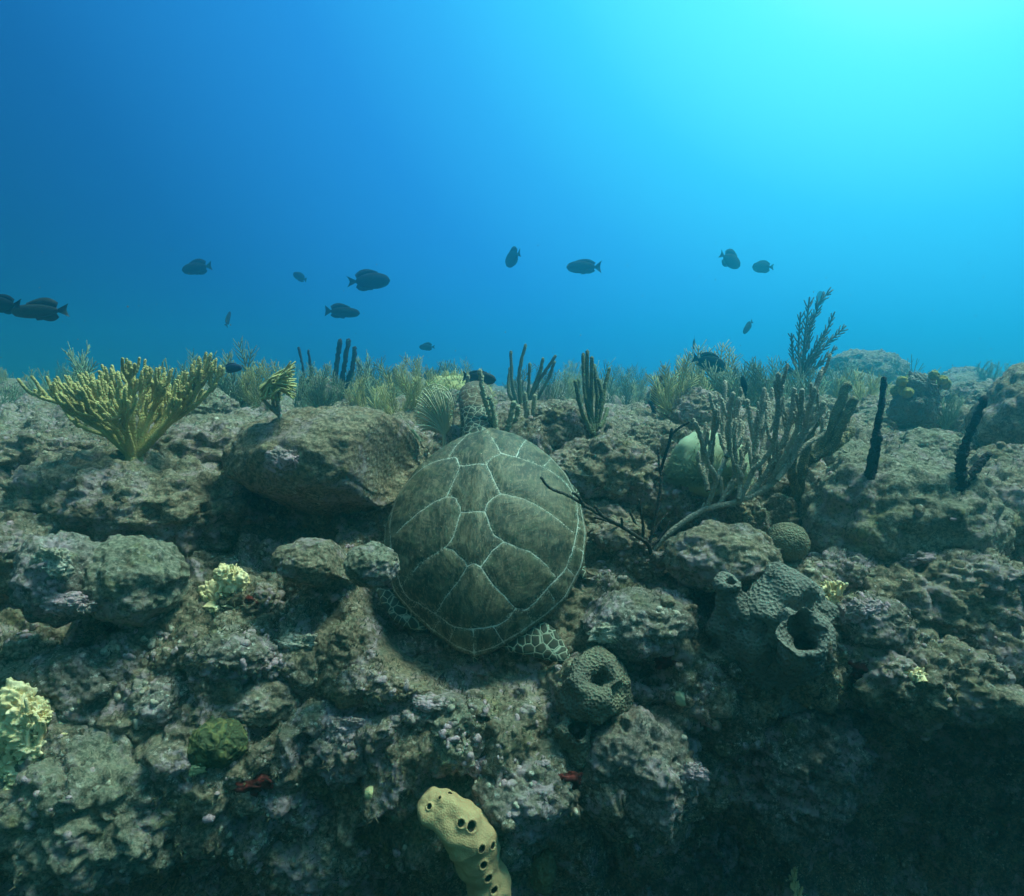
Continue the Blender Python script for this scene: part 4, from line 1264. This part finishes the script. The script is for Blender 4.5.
# ------------------------------------------------------------------ sponges
def cup_mesh(path, radii, wall=.35, sides=44, rough=.08, seed=0, depth=.55, rim=1.0):
    """hollow tube: outside up, over the lip, down the inside"""
    path = np.asarray(path, float)
    L = smooth_line(path, 30); n = len(L)
    rad = np.interp(np.linspace(0, 1, n), np.linspace(0, 1, len(radii)), radii)
    tan = np.gradient(L, axis=0); tan /= np.linalg.norm(tan, axis=1)[:, None]
    ref = np.array([0, 1.0, 0]); a = np.cross(tan, ref); a /= np.linalg.norm(a, axis=1)[:, None]; b = np.cross(tan, a)
    th = np.linspace(0, 2 * np.pi, sides, endpoint=False)
    rings = []
    def ring(i, r, off=0.0):
        return L[i] + tan[i] * off + r * (np.cos(th)[:, None] * a[i] + np.sin(th)[:, None] * b[i])
    for i in range(n): rings.append(ring(i, rad[i]))
    R1 = rad[-1]
    for f_ in (.15, .35, .5, .65, .85):
        ph = math.pi * f_
        rings.append(ring(n - 1, R1 * (1 - wall / 2) + R1 * wall / 2 * math.cos(ph), R1 * wall * .5 * math.sin(ph)))
    m_ = int(n * (1 - depth))
    for i in range(n - 1, m_, -1):
        q = (i - m_) / (n - m_)
        rings.append(ring(i, rad[i] * (1 - wall) * (.25 + .75 * q ** .4)))
    V = np.array(rings)
    nr = V.shape[0]
    flat = V.reshape(-1, 3)
    cen = np.repeat(np.concatenate([L, np.repeat(L[-1:], 5, 0), L[m_ + 1:][::-1]])[:, None], sides, 1).reshape(-1, 3)
    d = flat - cen; d /= np.linalg.norm(d, axis=1)[:, None] + 1e-9
    s = radii[0] if np.isscalar(radii) else max(radii)
    nse = fbm(flat * (.75 / s) + seed * 3.3, 3, seed) * rough * s * 1.6 + perlin(flat * 60 + seed, seed + 2) * .004 + perlin(flat * 120, seed + 4) * .0022
    return flat + d * nse[:, None], grid_faces(nr, sides, True)
def cluster(name, label, base, tubes, mat, seed, rough=.25):
    root = empty(name, base, label, 'sponge')
    for k, (pts, rad, wall, dep) in enumerate(tubes):
        V, Q = cup_mesh(pts, rad, wall, 64, rough, seed + k, dep)
        mesh_obj('tube', V - base, Q, M[mat], root)
    return root
def pp(lst, Y):
    return [at(x, y, Y + dy) for x, y, dy in lst]
Yv = hit(770, 655)[1]
bv = at(768, 668, Yv)
cluster('vase_sponge', 'dark grey lumpy folded sponge with one wide open mouth on the right slope', bv, [
    (pp([(768, 690, .10), (774, 655, .05), (780, 622, .0), (777, 592, -.01), (772, 572, -.015)], Yv), [.095, .105, .094, .070, .034], .80, .35),
    (pp([(760, 690, .10), (748, 655, .04), (740, 625, -.01), (734, 602, -.03), (732, 588, -.04)], Yv), [.085, .085, .070, .054, .020], .92, .2),
    (pp([(770, 680, .08), (785, 660, .02), (795, 648, -.05), (802, 637, -.12), (806, 630, -.16)], Yv), [.07, .072, .066, .062, .054], .36, .8),
    (pp([(795, 640, .06), (800, 615, .02), (802, 598, .0), (800, 584, -.01)], Yv), [.06, .058, .048, .022], .80, .3)], 'vase', 5, .42)
Yt = hit(575, 705)[1] + .04
bt = at(568, 748, Yt)
cluster('tube_sponge', 'brown tube sponge with two wide ring mouths under the hind flipper', bt, [
    (pp([(580, 750, .10), (585, 722, .05), (591, 702, .02), (596, 688, -.02), (598, 680, -.045)], Yt), [.055, .066, .076, .078, .064], .62, .6),
    (pp([(558, 785, .10), (562, 762, .04), (568, 745, -.02), (575, 734, -.06), (578, 729, -.08)], Yt), [.055, .064, .066, .060, .046], .56, .6),
    ], 'tube', 9, .36)

def holey_sponge():
    Ys = hit(455, 830)[1] - .06
    spine = [(427, 808, 0), (435, 808, -.012), (450, 815, -.02), (470, 838, -.02), (482, 866, -.02), (492, 905, -.01), (498, 945, .02)]
    P_ = np.array([at(x, y, Ys + d) for x, y, d in spine])
    b0 = at(490, 930, Ys + .02)
    root = empty('holey_sponge', b0, 'yellow lobed sponge with a row of round dark holes at the bottom', 'sponge')
    L = smooth_line(P_, 240); n = len(L)
    rad = np.interp(np.linspace(0, 1, n), np.linspace(0, 1, 9), [.030, .044, .042, .050, .062, .050, .052, .040, .046])
    tan = np.gradient(L, axis=0); tan /= np.linalg.norm(tan, axis=1)[:, None]
    a = np.cross(tan, [0, 1.0, 0]); a /= np.linalg.norm(a, axis=1)[:, None]; b = np.cross(tan, a)
    sides = 190
    th = np.linspace(0, 2 * np.pi, sides, endpoint=False)
    V = L[:, None] + rad[:, None, None] * (np.cos(th)[None, :, None] * a[:, None] + np.sin(th)[None, :, None] * b[:, None])
    d = (V - L[:, None]); d /= np.linalg.norm(d, axis=-1, keepdims=True)
    V = V + d * (.013 * fbm(V.reshape(-1, 3) * 16, 2, 3).reshape(n, sides, 1) + .0015 * perlin(V.reshape(-1, 3) * 60, 6).reshape(n, sides, 1))
    holes = [(428, 804, .0052), (451, 791, .0050), (459, 823, .0068), (474, 827, .0090), (484, 851, .0068), (495, 846, .0058), (486, 866, .0066), (490, 880, .0072), (496, 892, .0068), (438, 796, .003)]
    flatV = V.reshape(-1, 3); fd = d.reshape(-1, 3)
    # a low knob under the hole on the upper edge
    kn = at(451, 793, Ys - .05)
    q = np.exp(-((flatV - kn) ** 2).sum(1) / .030 ** 2); flatV = flatV + fd * (q * .030)[:, None]
    centres = []
    for hx, hy, hr in holes:
        r_ = ray(hx, hy); r_ /= np.linalg.norm(r_)
        t_ = flatV @ r_; off = np.linalg.norm(flatV - t_[:, None] * r_, axis=1)
        m_ = off < .006
        if not m_.any(): continue
        j = np.where(m_)[0][np.argmin(t_[m_])]
        centres.append((flatV[j].copy(), fd[j].copy(), hr))
    for c, nn, hr in centres:
        dist = np.linalg.norm(flatV - c, axis=1)
        lip = np.exp(-((dist - hr * 1.35) / (hr * .45)) ** 2) * .0028
        pit = sstep(hr * 1.2, hr * .8, dist) * hr * 2.6
        flatV = flatV + fd * lip[:, None] - nn * pit[:, None]
    tr = np.stack([np.arange(sides), (np.arange(sides) + 1) % sides, np.full(sides, n * sides)], -1)
    body = mesh_obj('lobe', np.concatenate([flatV, (L[0] - tan[0] * .006)[None]]) - b0, grid_faces(n, sides, True), M['ysponge'], root, True, tr)
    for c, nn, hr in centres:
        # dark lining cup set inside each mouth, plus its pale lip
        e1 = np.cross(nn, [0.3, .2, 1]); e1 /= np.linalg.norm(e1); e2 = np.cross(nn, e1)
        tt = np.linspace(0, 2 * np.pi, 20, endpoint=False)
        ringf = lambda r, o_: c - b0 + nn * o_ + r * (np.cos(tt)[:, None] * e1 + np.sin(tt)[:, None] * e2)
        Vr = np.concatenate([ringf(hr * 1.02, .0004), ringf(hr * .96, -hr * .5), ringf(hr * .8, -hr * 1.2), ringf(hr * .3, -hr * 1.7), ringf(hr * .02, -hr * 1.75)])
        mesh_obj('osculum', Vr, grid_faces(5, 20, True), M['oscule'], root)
    # the smaller brown lobe beside it
    p = hit(542, 870)
    V2, F2 = boulder_mesh(.035, .035, .06, 88, knobs=6, knob=.12, fine=.003, small=False)
    o = mesh_obj('sponge_lobe', V2, None, M['ysponge_dull'], None, True, F2); o.location = tuple(p)
    tag(o, 'small dull brown sponge lobe right of the yellow holey sponge', 'sponge')
M['ysponge_dull'] = sponge_material('dull_sponge_skin', (.17, .15, .07), (.12, .11, .06), 160, .4, pit=(.06, .05, .03))
holey_sponge()

def lobed(name, label, cat, px, py, w, h, Y, mat, seed, n=26):
    """barrel of crowded round lobes"""
    s = Y / F
    c = at(px, py, Y)
    g = np.random.default_rng(seed)
    V, Fc = boulder_mesh(w * s / 2 * .85, w * s / 2 * .85, h * s / 2, seed, knob=.1)
    root = mesh_obj(name, V, None, M['vase'] if mat == 'barrel' else M[mat], None, True, Fc)
    root.location = tuple(c)
    for k in range(n):
        u, v = g.uniform(-1, 1), g.uniform(.35, 1.0)
        q = np.array([u * w * s * .46, g.uniform(-.45, .25) * w * s, v * h * s * .5 * math.sqrt(max(.1, 1 - .4 * u * u))])
        rr = w * s * g.uniform(.07, .12)
        V, Fc = boulder_mesh(rr, rr, rr * 1.1, seed + k + 1, knobs=4, knob=.1, fine=.002, small=True)
        mesh_obj('lobe', V + q, None, M['lobe'], root, True, Fc)
    tag(root, label, cat)
M['lobe'] = sponge_material('lobe_skin', (.34, .30, .07), (.20, .19, .06), 60)
lobed('barrel_sponge', 'olive sponge with a crown of yellow knobs on the right skyline', 'sponge', 915, 404, 46, 60, 2.95, 'barrel', 3)

# ------------------------------------------------------------------ fire corals, brain corals, small encrusters
def fire(name, label, px, py, blades, seed, size=1.0, Y=None):
    """pale blade coral: knobby fingers rising from a ragged crust"""
    g = np.random.default_rng(seed)
    b0 = hit(px, py) if Y is None else at(px, py, Y)
    s = b0[1] / F
    root = empty(name, b0, label, 'fire coral')
    for (dx, dy, w, h) in blades:
        T = Tubes()
        c = np.array([dx * s, -.02, -dy * s])
        W, H = w * s, h * s
        nf = max(4, int(w / 5))
        for k in range(nf):
            u = (k + .5) / nf * 2 - 1
            bx = np.array([u * W * .32, g.uniform(-.012, .012), -H * .45])
            tx = np.array([u * W * .5 + g.uniform(-.004, .004), g.uniform(-.02, .012), H * .5 * g.uniform(.45, 1.0)])
            tx[2] *= .7
            L = smooth_line(np.array([c + bx, c + (bx + tx) / 2 + g.normal(size=3) * .003, c + tx]), 10)
            r_ = W / nf * .55
            T.add(L, np.linspace(r_ * 1.25, r_ * .55, len(L)), 8, True, .22)
            for j in range(2):
                i = int(g.uniform(.4, .95) * (len(L) - 1))
                d = np.array([g.uniform(-1, 1), g.uniform(-1, .2), g.uniform(.2, 1)]); d /= np.linalg.norm(d)
                T.add(np.array([L[i], L[i] + d * r_ * 1.2, L[i] + d * r_ * 2.1]), [r_ * .6, r_ * .5, r_ * .3], 6, True, .2)
        T.build('blade', M['fire'], root)
    for (dx, dy, w, h) in blades:
        V, Fc = boulder_mesh(w * s * .46, w * s * .3, h * s * .42, seed * 7 + int(w + dx), knobs=24, knob=.5, fine=.008, rough=.5)
        mesh_obj('crust', V + np.array([dx * s, .0, -(dy + h * .22) * s]), None, M['fire'], root, True, Fc)
    return root
fire('fire_coral', 'large pale yellow blade coral cut by the left edge', 20, 735, [(4, -36, 44, 40), (14, -10, 58, 46), (6, 14, 62, 40), (-2, 36, 56, 30), (-18, -8, 40, 60), (22, -26, 26, 30)], 1)
fire('fire_coral', 'pale yellow knobbly coral tuft above a red patch, left of centre', 226, 590, [(6, -16, 26, 32), (0, 8, 48, 32), (12, 18, 34, 26), (-40, 24, 34, 16)], 2)
fire('fire_coral', 'small cream twig coral by the round globe', 826, 592, [(6, -8, 18, 18), (0, 4, 26, 16)], 3)
fire('fire_coral', 'tiny yellowish nub coral on the shaded right wall', 915, 672, [(0, 0, 16, 12)], 4)
fire('fire_coral', 'tall yellow-green sponge tip at the bottom right of centre', 792, 885, [(0, 0, 16, 44)], 5)
o = boulder('brain_coral', 217, 742, 66, 54, 'round green brain coral with yellow-green ridges in the lower left', 'brain coral', 'brain_green', 201, .9, on_all=True, knob=.06, knobs=5, fine=.004, rough=.05)
o = boulder('globe_coral', 787, 542, 44, 40, 'small smooth round brown globe coral between boulder and mound', 'coral', 'star', 203, .95, Y=1.74, knob=.03, knobs=4, fine=.002, rough=.03)
o = boulder('ball_sponge', 371, 793, 14, 14, 'tiny pale yellow ball on the lower rocks', 'sponge', 'rim', 205, .95, on_all=True, knob=.05, fine=.001, small=True)
o = boulder('ball_sponge', 682, 698, 17, 17, 'small pale green ball below the right slope', 'sponge', 'softfur', 206, .95, on_all=True, knob=.05, fine=.001, small=True)
for px, py, w, h, lab in [(252, 785, 32, 14, 'dark red crust patch below the green brain coral'), (249, 603, 12, 10, 'bright red-orange crust beside the yellow coral tuft'), (368, 770, 18, 8, 'thin red crust right of the lavender lump'),
                          (672, 660, 26, 14, 'dull red crust beside the purple-grey buttress'), (862, 672, 30, 22, 'dark red crust in the shade right of the craggy buttress'), (566, 782, 24, 20, 'dim red crust under the ring-mouthed sponge')]:
    boulder('encrusting_sponge', px, py, w, h, lab, 'sponge', 'red', int(300 + px), .3, on_all=True, sink=.6, knobs=10, knob=.5, fine=.006, rough=.6, small=True, group='red crusts on the rock')

# ------------------------------------------------------------------ turf and nodules that cover the rock
def cover():
    g = np.random.default_rng(2024)
    me = terrain.data
    nrm_ = np.empty(len(me.vertices) * 3, np.float32); me.vertices.foreach_get('normal', nrm_)
    pts = [P]; nor = [nrm_.reshape(-1, 3)]
    sgn = 1.0 if nor[0][:, 2].mean() > 0 else -1.0
    nor[0] = nor[0] * sgn
    for o in list(COL.objects):
        if o.name.startswith('boulder') and o.location.y < 3.2 and o.name not in BARE:
            v = np.empty(len(o.data.vertices) * 3, np.float32); o.data.vertices.foreach_get('co', v)
            n_ = np.empty(len(o.data.vertices) * 3, np.float32); o.data.vertices.foreach_get('normal', n_)
            pts.append(v.reshape(-1, 3) + np.array(o.location)); nor.append(n_.reshape(-1, 3))
    A = np.concatenate(pts); Nn_ = np.concatenate(nor)
    d = A @ FW
    px_ = 512 + F * A[:, 0] / d; py_ = 448 - F * (A @ UP) / d
    L = t_local(A)
    ok = (A[:, 1] < 3.4) & (px_ > -60) & (px_ < 1084) & (py_ < 960) & (Nn_[:, 2] > -.35) & ~((np.hypot(L[:, 0] / .33, L[:, 1] / .41) < 1.05) & (L[:, 2] < .3))
    A, Nn_ = A[ok], Nn_[ok]
    dist = np.linalg.norm(A, axis=1)
    def pick(n, freq, thr, seed, bias):
        m = fbm(A * freq + seed, 3, seed) > thr
        j = np.where(m)[0]
        w = 1 / dist[j] ** bias; w /= w.sum()
        k = g.choice(j, n, p=w)
        return A[k], Nn_[k]
    # short algal turf: little leaning blades
    def blades(name, n, freq, thr, seed, ln, mat, label):
        p, nn = pick(n, freq, thr, seed, 0.5)
        t1 = np.cross(nn, g.normal(size=nn.shape)); t1 /= np.linalg.norm(t1, axis=1)[:, None] + 1e-9
        l = ln * g.uniform(.5, 1.5, (n, 1)); w = l * .10 + .0006
        up = nn * .8 + g.normal(size=nn.shape) * .45
        up /= np.linalg.norm(up, axis=1)[:, None]
        t2 = np.cross(up, t1)
        V = np.stack([p - nn * .002 + t1 * w, p - nn * .002 - t1 * w * .5 + t2 * w * .9, p - nn * .002 - t1 * w * .5 - t2 * w * .9, p + up * l], 1).reshape(-1, 3)
        b = np.arange(n)[:, None] * 4
        T_ = np.concatenate([b + [0, 1, 3], b + [1, 2, 3], b + [2, 0, 3]])
        o = mesh_obj(name, V, None, M[mat], None, False, T_)
        tag(o, label, 'algae', None, 'stuff')
    blades('turf_algae', 26000, 5, .0, 3, .010, 'turf', 'short olive algal turf growing over the rocks')
    blades('dark_turf_algae', 15000, 7, .1, 8, .013, 'turf_dark', 'short dark algal turf growing over the rocks')
    bm_ = bmesh.new(); bmesh.ops.create_icosphere(bm_, subdivisions=2, radius=1.0)
    iv = np.array([v.co[:] for v in bm_.verts]); fi = np.array([[v.index for v in f.verts] for f in bm_.faces]); bm_.free()
    def nodules(name, n, freq, thr, seed, r0, mat, label):
        p, nn = pick(n, freq, thr, seed, 0.3)
        r = r0 * g.uniform(.4, 1.0, n) ** 1.6 * 1.6
        p = p - nn * (r * .35)[:, None]
        V = p[:, None] + iv[None] * r[:, None, None] * g.uniform(.6, 1.2, (n, 1, 3))
        Vf = V.reshape(-1, 3)
        ctr = np.repeat(p, len(iv), 0)
        Vf = ctr + (Vf - ctr) * (1 + .9 * perlin(Vf * (.55 / r0), seed))[:, None]
        T_ = (fi[None] + (np.arange(n) * len(iv))[:, None, None]).reshape(-1, 3)
        o = mesh_obj(name, Vf, None, M[mat], None, True, T_)
        tag(o, label, 'coral', None, 'stuff')
    nodules('coralline_nodules', 1800, 4, .20, 31, .0085, 'nod_pink', 'pinkish crusty nodules clustered on the rocks')
    nodules('pale_nodules', 1100, 5, .26, 37, .0065, 'nod_pale', 'pale crusty nodules clustered on the rocks')
    nodules('olive_nodules', 1100, 3.4, .05, 41, .014, 'reef', 'small olive knobs crowding the rocks')
def crust_material(name, a, b):
    m, nt, bs = new_mat(name); N = NT(nt); co = N.coords(False)
    c = N.mix(N.step(N.noise(co, 30, 5, .7), .40, .60), a, b)
    c = N.mix(N.step(N.noise(co, 110, 5, .75), .5, .62, 0, .8), c, (.07, .07, .05))
    N.link(c, bs.inputs['Base Color']); N.bump(N.noise(co, 150, 5, .7), bs, .7, .01)
    return m
M['nod_pink'] = crust_material('pink_crust', (.50, .33, .36), (.30, .24, .20))
M['nod_pale'] = crust_material('pale_crust', (.54, .48, .38), (.33, .29, .20))
M['turf'] = crust_material('turf_olive', (.20, .19, .09), (.13, .12, .07))
M['turf_dark'] = crust_material('turf_brown', (.10, .075, .05), (.07, .075, .045))
cover()

def snow():
    g = np.random.default_rng(99)
    bm_ = bmesh.new(); bmesh.ops.create_icosphere(bm_, subdivisions=1, radius=1.0)
    iv = np.array([v.co[:] for v in bm_.verts]); fi = np.array([[v.index for v in f.verts] for f in bm_.faces]); bm_.free()
    n = 420
    y = g.uniform(.5, 5, n) ; x = g.uniform(-1, 1, n) * y; z = g.uniform(-.3, .22, n) * y
    p = np.stack([x, y, z], -1); r = g.uniform(.0003, .0010, n) * np.sqrt(y)
    V = (p[:, None] + iv[None] * r[:, None, None] * g.uniform(.6, 1.4, (n, 1, 3))).reshape(-1, 3)
    T_ = (fi[None] + (np.arange(n) * len(iv))[:, None, None]).reshape(-1, 3)
    o = mesh_obj('drifting_specks', V, None, M['nod_pale'], None, True, T_)
    tag(o, 'fine pale specks drifting in the open water', 'specks', None, 'stuff')
snow()

for px, py, w, h, mt, lab in [
    (402, 430, 30, 16, 'softfur', 'pale blue-green crust on the right shoulder of the overhanging boulder'),
    (284, 462, 34, 26, 'nod_pink', 'pink-white crust on the left flank of the overhanging boulder'),
    (52, 566, 40, 34, 'nod_pale', 'cream crust on the top left of the rounded crusted boulder'),
    (66, 604, 52, 24, 'nod_pink', 'pinkish crust low on the rounded crusted boulder'),
    (612, 634, 46, 24, 'nod_pale', 'whitish crust on the dome right of the hind flipper'),
    (296, 644, 40, 18, 'nod_pale', 'white crust on the knob left of the shell tip'),
    (866, 612, 40, 26, 'nod_pink', 'pale pink crust on the lump right of the folded sponge'),
    (346, 732, 40, 32, 'nod_pink', 'lavender crust on the lump right of the green brain coral'),
    (432, 702, 42, 18, 'nod_pink', 'pink crust under the tip of the shell'),
    (112, 652, 26, 24, 'nod_pale', 'cream crust above the lavender lump at the left'),
    (690, 775, 34, 30, 'nod_pink', 'mauve crust on the purple-grey buttress'),
    (930, 560, 50, 16, 'nod_pink', 'pinkish crust on the ledge under the domed mound'),
    (480, 770, 20, 24, 'nod_pink', 'small mauve crust right of the yellowish knob'),
    (190, 770, 30, 16, 'rim', 'ochre crust on the right edge of the pale corner boulder')]:
    boulder('encrusting_coral', px, py, w, h, lab, 'coral', mt, int(600 + px), .38, sink=.6, knobs=12, knob=.28, fine=.006, rough=.3, on_all=True)

# ------------------------------------------------------------------ fish
def fish_mesh(deep=.5, tail=.15, dorsal=.095, anal=.075, fork=.35, hump=0.0):
    """unit-length fish along +X (head at +.5); one continuous skin with fins"""
    n, sides = 26, 18
    x = np.linspace(.5, -.32, n); t = (x + .32) / .82
    h = deep * .44 * (np.sin(np.pi * np.clip(t, 0.0, 1) ** 1.05) ** .62) + .026 + .02 * t
    h[0] = .014; h[1] *= .8
    w = h * .40 + .004
    th = np.linspace(0, 2 * np.pi, sides, endpoint=False)
    V = np.stack([np.repeat(x[:, None], sides, 1), w[:, None] * np.cos(th), h[:, None] * np.sin(th)], -1).reshape(-1, 3)
    Vs, Qs, k = [V], [grid_faces(n, sides, True)], n * sides
    def fin(top, bot):
        nonlocal k
        top, bot = np.array(top), np.array(bot); m_ = len(top)
        e = .008
        A = np.stack([top[:, 0], np.full(m_, e * .4), top[:, 1]], -1); Bq = np.stack([bot[:, 0], np.full(m_, e), bot[:, 1]], -1)
        A2 = A * [1, -1, 1]; B2 = Bq * [1, -1, 1]
        vv = np.stack([A, Bq, B2, A2], 1).reshape(-1, 3)
        Vs.append(vv); Qs.append(grid_faces(m_, 4, True) + k)
        Qs.append(np.array([[0, 1, 2, 3]]) + k); Qs.append(np.array([[3, 2, 1, 0]]) + k + (m_ - 1) * 4)
        k += len(vv)
    hx = lambda q: np.interp(q, x[::-1], h[::-1])
    s = np.linspace(0, 1, 10)
    xd = .22 - .50 * s
    fin(np.stack([xd - .05 * s, hx(xd) + dorsal * np.sin(np.pi * (.12 + .75 * s)) ** .8 * (.35 + .9 * s)], -1), np.stack([xd, hx(xd) - .02], -1))
    xa = .0 - .27 * s
    fin(np.stack([xa - .05 * s, -hx(xa) - anal * np.sin(np.pi * (.12 + .75 * s)) ** .8 * (.5 + .7 * s)], -1), np.stack([xa, -hx(xa) + .02], -1))
    st = np.linspace(-1, 1, 9)
    xt = -.46 - .05 * np.abs(st) ** 1.5 * fork * 3
    fin(np.stack([xt, st * tail], -1), np.stack([np.full(9, -.31), st * .028], -1))
    xp = np.linspace(.12, .02, 5)
    fin(np.stack([xp - .05, -hx(xp) * .75 - .07], -1), np.stack([xp, -hx(xp) * .8 + .02], -1))
    return np.concatenate(Vs), np.concatenate(Qs)
def fish(label, px, py, length, Y, yaw=0, pitch=0, mat='fish', deep=.5, roll=0, **k):
    k = dict(dict(dorsal=rng.uniform(.06, .15), anal=rng.uniform(.05, .12), tail=rng.uniform(.12, .19), fork=rng.uniform(.1, .5)), **k)
    V, Q = fish_mesh(deep * .8, **k)
    Y = Y * 1.35 if Y > 3.55 else Y
    s = Y / F
    o = mesh_obj('fish', V, Q, M[mat])
    o.location = tuple(at(px, py, Y))
    o.rotation_euler = (R(roll), R(-pitch), R(yaw))
    o.scale = (length * s,) * 3
    tag(o, label, 'fish', 'dark fish in open water over the reef')
    return o
fish('large dark oval fish heading right, high tail fin, above the black sponge', 369, 281, 41, 3.6, 0, 2, deep=.44, dorsal=.13)
fish('slender dark fish heading right just below the large oval fish', 342, 312, 35, 3.8, 0, -4, deep=.30)
fish('dark fish heading left, second from the left edge group, over the yellow coral', 197, 268, 31, 4.2, 176, -8, deep=.42)
fish('small faint fish slanting down to the right, between two larger fish', 300, 277, 20, 4.8, 150, 22, deep=.42)
fish('rounded fish seen end-on, top centre of the shoal', 513, 258, 30, 4.0, 118, -10, deep=.62)
fish('dark elongated fish heading left, right of the end-on fish', 584, 267, 34, 3.8, 178, 0, deep=.40)
fish('tall-finned fish tilted downward, left one of the close pair at right', 730, 260, 26, 4.0, 18, -24, deep=.62, dorsal=.2, anal=.16)
fish('round fish heading left, right one of the close pair', 763, 267, 21, 4.2, 180, 0, deep=.64)
fish('small fish diving down to the left over the soft plume', 748, 327, 19, 3.9, 215, -42, deep=.42)
fish('tiny upright fish above the big half-hidden one', 694, 343, 15, 3.9, 250, -55, deep=.45)
fish('big dark fish half hidden behind the soft plume top', 709, 363, 34, 3.5, -10, -18, deep=.56)
fish('pale ghostly fish behind the tall grey plume', 820, 299, 22, 6.5, 40, 25, deep=.7)
fish('tiny sliver of a fish right of the tall plume', 842, 357, 12, 5, 20, 35, deep=.25)
fish('thin upright fish seen edge-on over the left reef', 228, 319, 17, 4.2, 80, 62, deep=.30)
fish('blue fish hovering at the green plume on the left', 232, 368, 20, 2.7, 0, 4, 'fish_blue', deep=.5)
fish('dim small fish over the hedge left of the turtle head', 427, 347, 16, 5.0, 170, 0, deep=.45)
fish('bluish fish skimming low over the hedge, left of the head', 430, 375, 22, 4.4, 20, 14, 'fish_blue', deep=.42)
fish('dark stocky fish directly behind the turtle head', 479, 378, 36, 3.0, -18, -6, 'fish_green', deep=.40)
fish('long drab fish heading left at the left edge of the view', 40, 311, 54, 3.2, 184, -2, 'fish_green', deep=.26, tail=.12)
fish('dark fish cut off by the left edge of the view', 2, 304, 44, 3.2, 170, 4, deep=.36)
fish('tiny fish hanging upright right of the rod cluster', 561, 389, 12, 4.0, 100, 60, deep=.45)
fish('dark fish hiding among the candelabra fingers', 744, 386, 22, 2.6, 100, 65, deep=.45)
